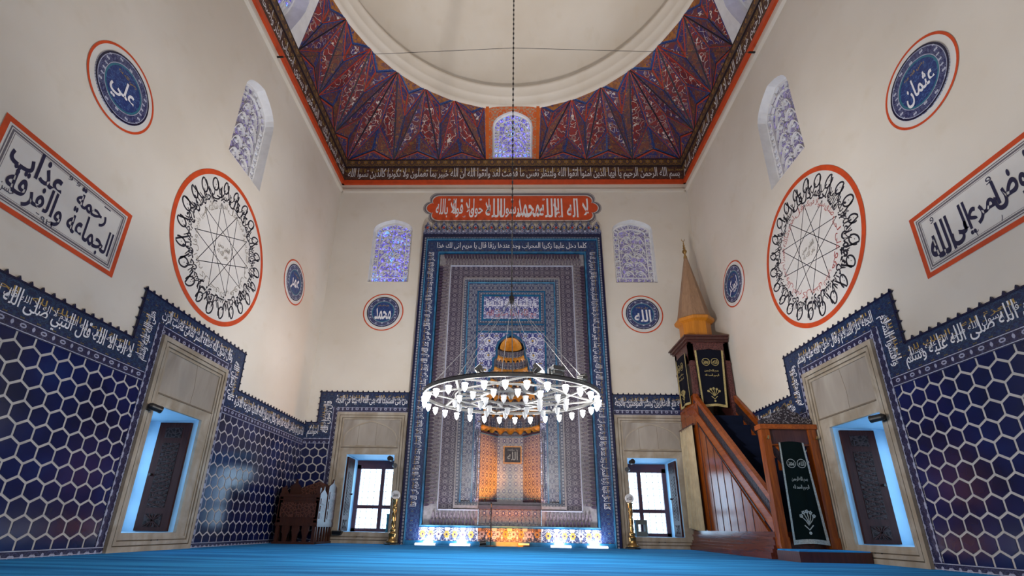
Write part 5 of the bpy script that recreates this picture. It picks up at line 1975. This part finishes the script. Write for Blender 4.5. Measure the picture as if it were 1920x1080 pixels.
for sx in (-1, 1):
    X = x1 if sx > 0 else x0
    mb = MB()
    for a, b, zt3 in ((y0, y0 + .30, .86), (y0 + .36, y1, 1.0)):
        q = [(a, .33), (b, .33), (b, zt3 - .10), (b - .03, zt3 - .08), ((a + b) / 2 + .03, zt3 - .03), ((a + b) / 2, zt3 + .04), ((a + b) / 2 - .03, zt3 - .03), (a + .03, zt3 - .08), (a, zt3 - .10)]
        k0 = len(mb.v); mb.prism(q, 0, .03, 0, True)
        for k in range(k0, len(mb.v)):
            p = mb.v[k]; mb.v[k] = Vector((X - .015 + p.z, p.x, p.y))
        for j in range(3):
            zz = .38 + j * (zt3 - .52) / 3
            mb.box(X + (.015 if sx > 0 else -.022), X + (.022 if sx > 0 else -.015), a + .05, b - .05, zz, zz + (zt3 - .55) / 3.6, 1)
    mb.box(X - .02, X + .02, y0, y1, .26, .335, 0)
    for j in range(6):
        yy = y0 + .05 + j * .12
        mb.box(X - .012, X + .012, yy, yy + .035, .035, .26)
    kb(mb, 'side_panel', ['wood_chair', 'wood_chair_carved'])
mb = MB()
q = [(x0, .33), (x1, .33), (x1, .86), (x1 - .06, .92), (.12, .97), (0, 1.02), (-.12, .97), (x0 + .06, .92), (x0, .86)]
mb.prism(q, 0, .03, 0, True)
for k in range(len(mb.v)):
    p = mb.v[k]; mb.v[k] = Vector((p.x, y1 - p.z, p.y))
kb(mb, 'back_rest', 'wood_chair_carved')

t = thing('junction_box', 'small black wedge-shaped box fixed to the marble beside the carved chair', 'box', at(FB, -2.965, .20, .056))
mb = MB()
mb.box(-.085, .085, -.005, .005, 0, .10, 1)
mb.grid([(-.09, -.06, 0), (.06, -.06, 0), (.085, -.005, 0), (-.09, -.005, 0), (-.09, -.06, .07), (.05, -.06, .07), (.085, -.005, .1), (-.09, -.005, .1)],
        [(0, 3, 2, 1), (4, 5, 6, 7), (0, 1, 5, 4), (1, 2, 6, 5), (2, 3, 7, 6), (3, 0, 4, 7)], 0)
mb.build('casing', ['black', 'steel'], t)


def candlestick(x, label):
    t = thing('candlestick', label, 'candlestick', Matrix.Translation((x, 8.70, 0)), 'brass candlesticks flanking the mihrab')
    mb = MB(); mb.lathe([(0, 0), (.13, 0), (.13, .018), (.11, .03), (0, .03)], 8); mb.build('foot', 'black', t, up='z')
    mb = MB()
    mb.lathe([(.095, .03), (.10, .045), (.085, .065), (.075, .075), (.062, .10), (.060, .15), (.068, .165), (.068, .18), (.045, .195), (.040, .215), (.052, .23), (.052, .245), (.030, .26), (.032, .28)], 20)
    mb.build('base', 'brass', t, smooth=True, up='z')
    mb = MB()
    nz, na = 22, 18
    vv = []
    for j in range(nz + 1):
        z = .28 + .30 * j / nz
        for k in range(na):
            a = 2 * pi * k / na
            r = .032 + .007 * cos(3 * (a + j * .22))
            vv.append((r * cos(a), r * sin(a), z))
    mb.grid(vv, [(j * na + k, j * na + (k + 1) % na, (j + 1) * na + (k + 1) % na, (j + 1) * na + k) for j in range(nz) for k in range(na)])
    mb.build('twisted_shaft', 'brass', t, smooth=True, up='z')
    mb = MB()
    mb.lathe([(.032, .58), (.045, .59), (.038, .605), (.030, .62), (.042, .65), (.040, .70), (.055, .715), (.060, .725), (.0, .725)], 18)
    mb.build('cup', 'brass', t, smooth=True, up='z')
    mb = MB()
    k0 = 0
    mb.lathe([(0, -.016), (.070, -.016), (.076, 0), (.070, .016), (0, .016)], 28)
    for k in range(len(mb.v)):
        p = mb.v[k]; mb.v[k] = Vector((p.x, -p.z, p.y + .797))
    d = mb.build('white_disc', 'white_disc', t, up='z')
    tag(d, 'white round disc with black writing')
    mb = MB()
    write(mb, 'الله' if x > 0 else 'محمد', 0, 0, .085, .06, .0175, 0, bold=.02)
    for k in range(len(mb.v)):
        p = mb.v[k]; mb.v[k] = Vector((p.x, -p.z, p.y + .797))
    mb.build('writing', 'letter_black', d, up='z')
    return t


candlestick(-1.965, 'brass candlestick topped by a white disc, left of the mihrab')
candlestick(2.035, 'brass candlestick topped by a white disc, right of the mihrab')


def spotlight(F, u, v, d, aim, r, L, label):
    t = thing('spotlight', label, 'spotlight', at(F, u, v, d))
    a = Vector(aim).normalized()
    mb = MB()
    p = Vector((0, 0, .07))
    mb.tube([p - a * L * .5, p - a * L * .35, p + a * L * .5], [r * .7, r, r], 16)
    mb.tube([p + a * (L * .42), p + a * (L * .52)], r * 1.08, 16)
    mb.build('barrel', 'black', t, smooth=False)
    mb = MB(); mb.box(-.022, .022, -.03, .03, -.004, .010); mb.bar((0, 0, 0), p - a * L * .2, .014, .014); mb.build('bracket', 'black', t)
    return t


spotlight(FL, 4.945, 1.42, .055, (.75, -.15, .35), .036, .13, 'black cylindrical spotlight on the left wall window surround')
spotlight(FR, -4.98, 1.40, .055, (-.75, -.05, .40), .036, .13, 'black cylindrical spotlight on the right wall window surround')
spotlight(FB, -2.155, 1.43, .055, (-.2, .1, .9), .042, .09, 'upper black spotlight on the marble left of the mihrab')
spotlight(FB, -2.075, 1.315, .055, (.5, -.1, .8), .036, .08, 'lower black spotlight on the marble left of the mihrab')
spotlight(FB, 2.165, 1.43, .055, (.2, .1, .9), .042, .09, 'upper black spotlight on the marble right of the mihrab')
spotlight(FB, 2.085, 1.30, .055, (-.5, -.1, .8), .036, .08, 'lower black spotlight on the marble right of the mihrab')

# things on the sills
t = thing('storage_box', 'small teal box standing on the left back window sill', 'box', at(FB, -2.135, .187, -.22) @ Matrix.Rotation(-.5, 4, 'Y'))
mb = MB(); mb.box(-.012, .012, 0, .30, -.10, .10); mb.box(-.016, .016, .28, .31, -.104, .104); mb.box(-.02, .02, 0, .02, -.104, .104)
mb.build('board', 'crate_teal', t)
t = thing('storage_crate', 'small grey-green slotted crate standing on the right back window sill', 'crate', at(FB, 2.33, .187, -.20) @ Matrix.Rotation(.35, 4, 'Y'))
mb = MB()
mb.box(-.13, .10, 0, .085, -.03, .03); mb.box(-.13, .10, .20, .28, -.03, .03); mb.box(-.13, -.085, .085, .20, -.03, .03); mb.box(.055, .10, .085, .20, -.03, .03)
for z in (.025, .055, .225, .25): mb.box(-.11, .08, z, z + .008, .03, .036)
mb.build('slotted_body', 'crate', t)

# LED floor lamps washing the mihrab foot
for k, (x, lab) in enumerate(((-1.40, 'white LED floor lamp at the mihrab foot, leftmost of the four'), (-.82, 'white LED floor lamp at the mihrab foot, just left of the niche'),
                              (.85, 'white LED floor lamp at the mihrab foot, just right of the niche'), (1.45, 'white LED floor lamp at the mihrab foot, rightmost of the four'))):
    t = thing('floor_lamp', lab, 'floor lamp', Matrix.Translation((x, 8.68, 0)), 'LED floor lamps along the mihrab foot')
    mb = MB(); mb.box(-.175, .175, -.035, .035, 0, .030); mb.build('housing', 'white_disc', t, up='z')
    mb = MB(); mb.box(-.165, .165, -.028, .030, .030, .036); mb.box(-.165, .165, -.037, -.035, .006, .028); mb.build('light_panel', 'led_white', t, up='z')
    lamp('floor_lamp_beam', 'AREA', (0, .02, .045), 7.5, (.92, .95, 1.0), .14, parent=t).rotation_euler = (pi - .42, 0, 0)
t = thing('amber_lamp', 'small amber lamp strip on the floor in front of the mihrab niche', 'floor lamp', Matrix.Translation((.24, 8.80, 0)))
mb = MB(); mb.box(-.10, .10, -.03, .03, 0, .045); mb.build('housing', 'black', t, up='z')
mb = MB(); mb.box(-.09, .09, -.02, .028, .045, .052); mb.box(-.09, .09, -.032, -.03, .03, .04); mb.build('light_panel', 'led_amber', t, up='z')
lamp('amber_beam', 'AREA', (-.24, -.12, .06), 20.0, (1.0, .24, .002), .45, parent=t).rotation_euler = (pi - .60, 0, 0)
for sx in (-1, 1):
    t = thing('amber_spot', 'tiny amber spot lamp on the %s of the mihrab niche ledge' % ('left' if sx < 0 else 'right'), 'spotlight', at(FB, sx * .45, .745, -.04))
    mb = MB(); mb.tube([(0, -.02, 0), (-sx * .015, .03, -.01)], .018, 10); mb.build('barrel', 'black', t)
    l = lamp('amber_beam', 'SPOT', (-sx * .02, .045, -.01), 115.0 if sx > 0 else 55.0, (1.0, .35, .002), .03, angle=64, blend=.6, parent=t)
    l.rotation_euler = (Vector((-sx * .47, 1.25, -.115)) - Vector((sx * .43, .79, -.05))).to_track_quat('-Z', 'Y').to_euler()
t = thing('microphone_stand', 'thin black microphone stand in front of the mihrab niche', 'microphone stand', Matrix.Translation((-.31, 8.60, 0)))
mb = MB(); mb.tube([(0, 0, .02), (0, 0, .62)], .008, 8); mb.box(-.014, .014, -.014, .014, .30, .36); mb.build('pole', 'black', t, up='z')
mb = MB(); mb.lathe([(0, 0), (.10, 0), (.10, .012), (.02, .022), (0, .022)], 20); mb.build('base', 'black', t, up='z')
mb = MB(); mb.tube([(0, 0, .62), (.0, -.03, .66), (.0, -.06, .68)], [.009, .012, .016], 8); mb.build('microphone', 'black', t, up='z')
t = thing('floor_spot', 'small black spot lamp lying on the carpet beside the microphone stand', 'spotlight', Matrix.Translation((-.44, 8.62, 0)))
mb = MB(); mb.box(-.06, .06, -.04, .04, 0, .012); mb.tube([(-.05, 0, .045), (.05, .01, .06)], [.03, .036], 12); mb.build('barrel', 'black', t, up='z')
mb = MB(); mb.bar((.03, 0, .075), (.085, 0, .105), .012, .03); mb.build('flap', 'steel', t, up='z')
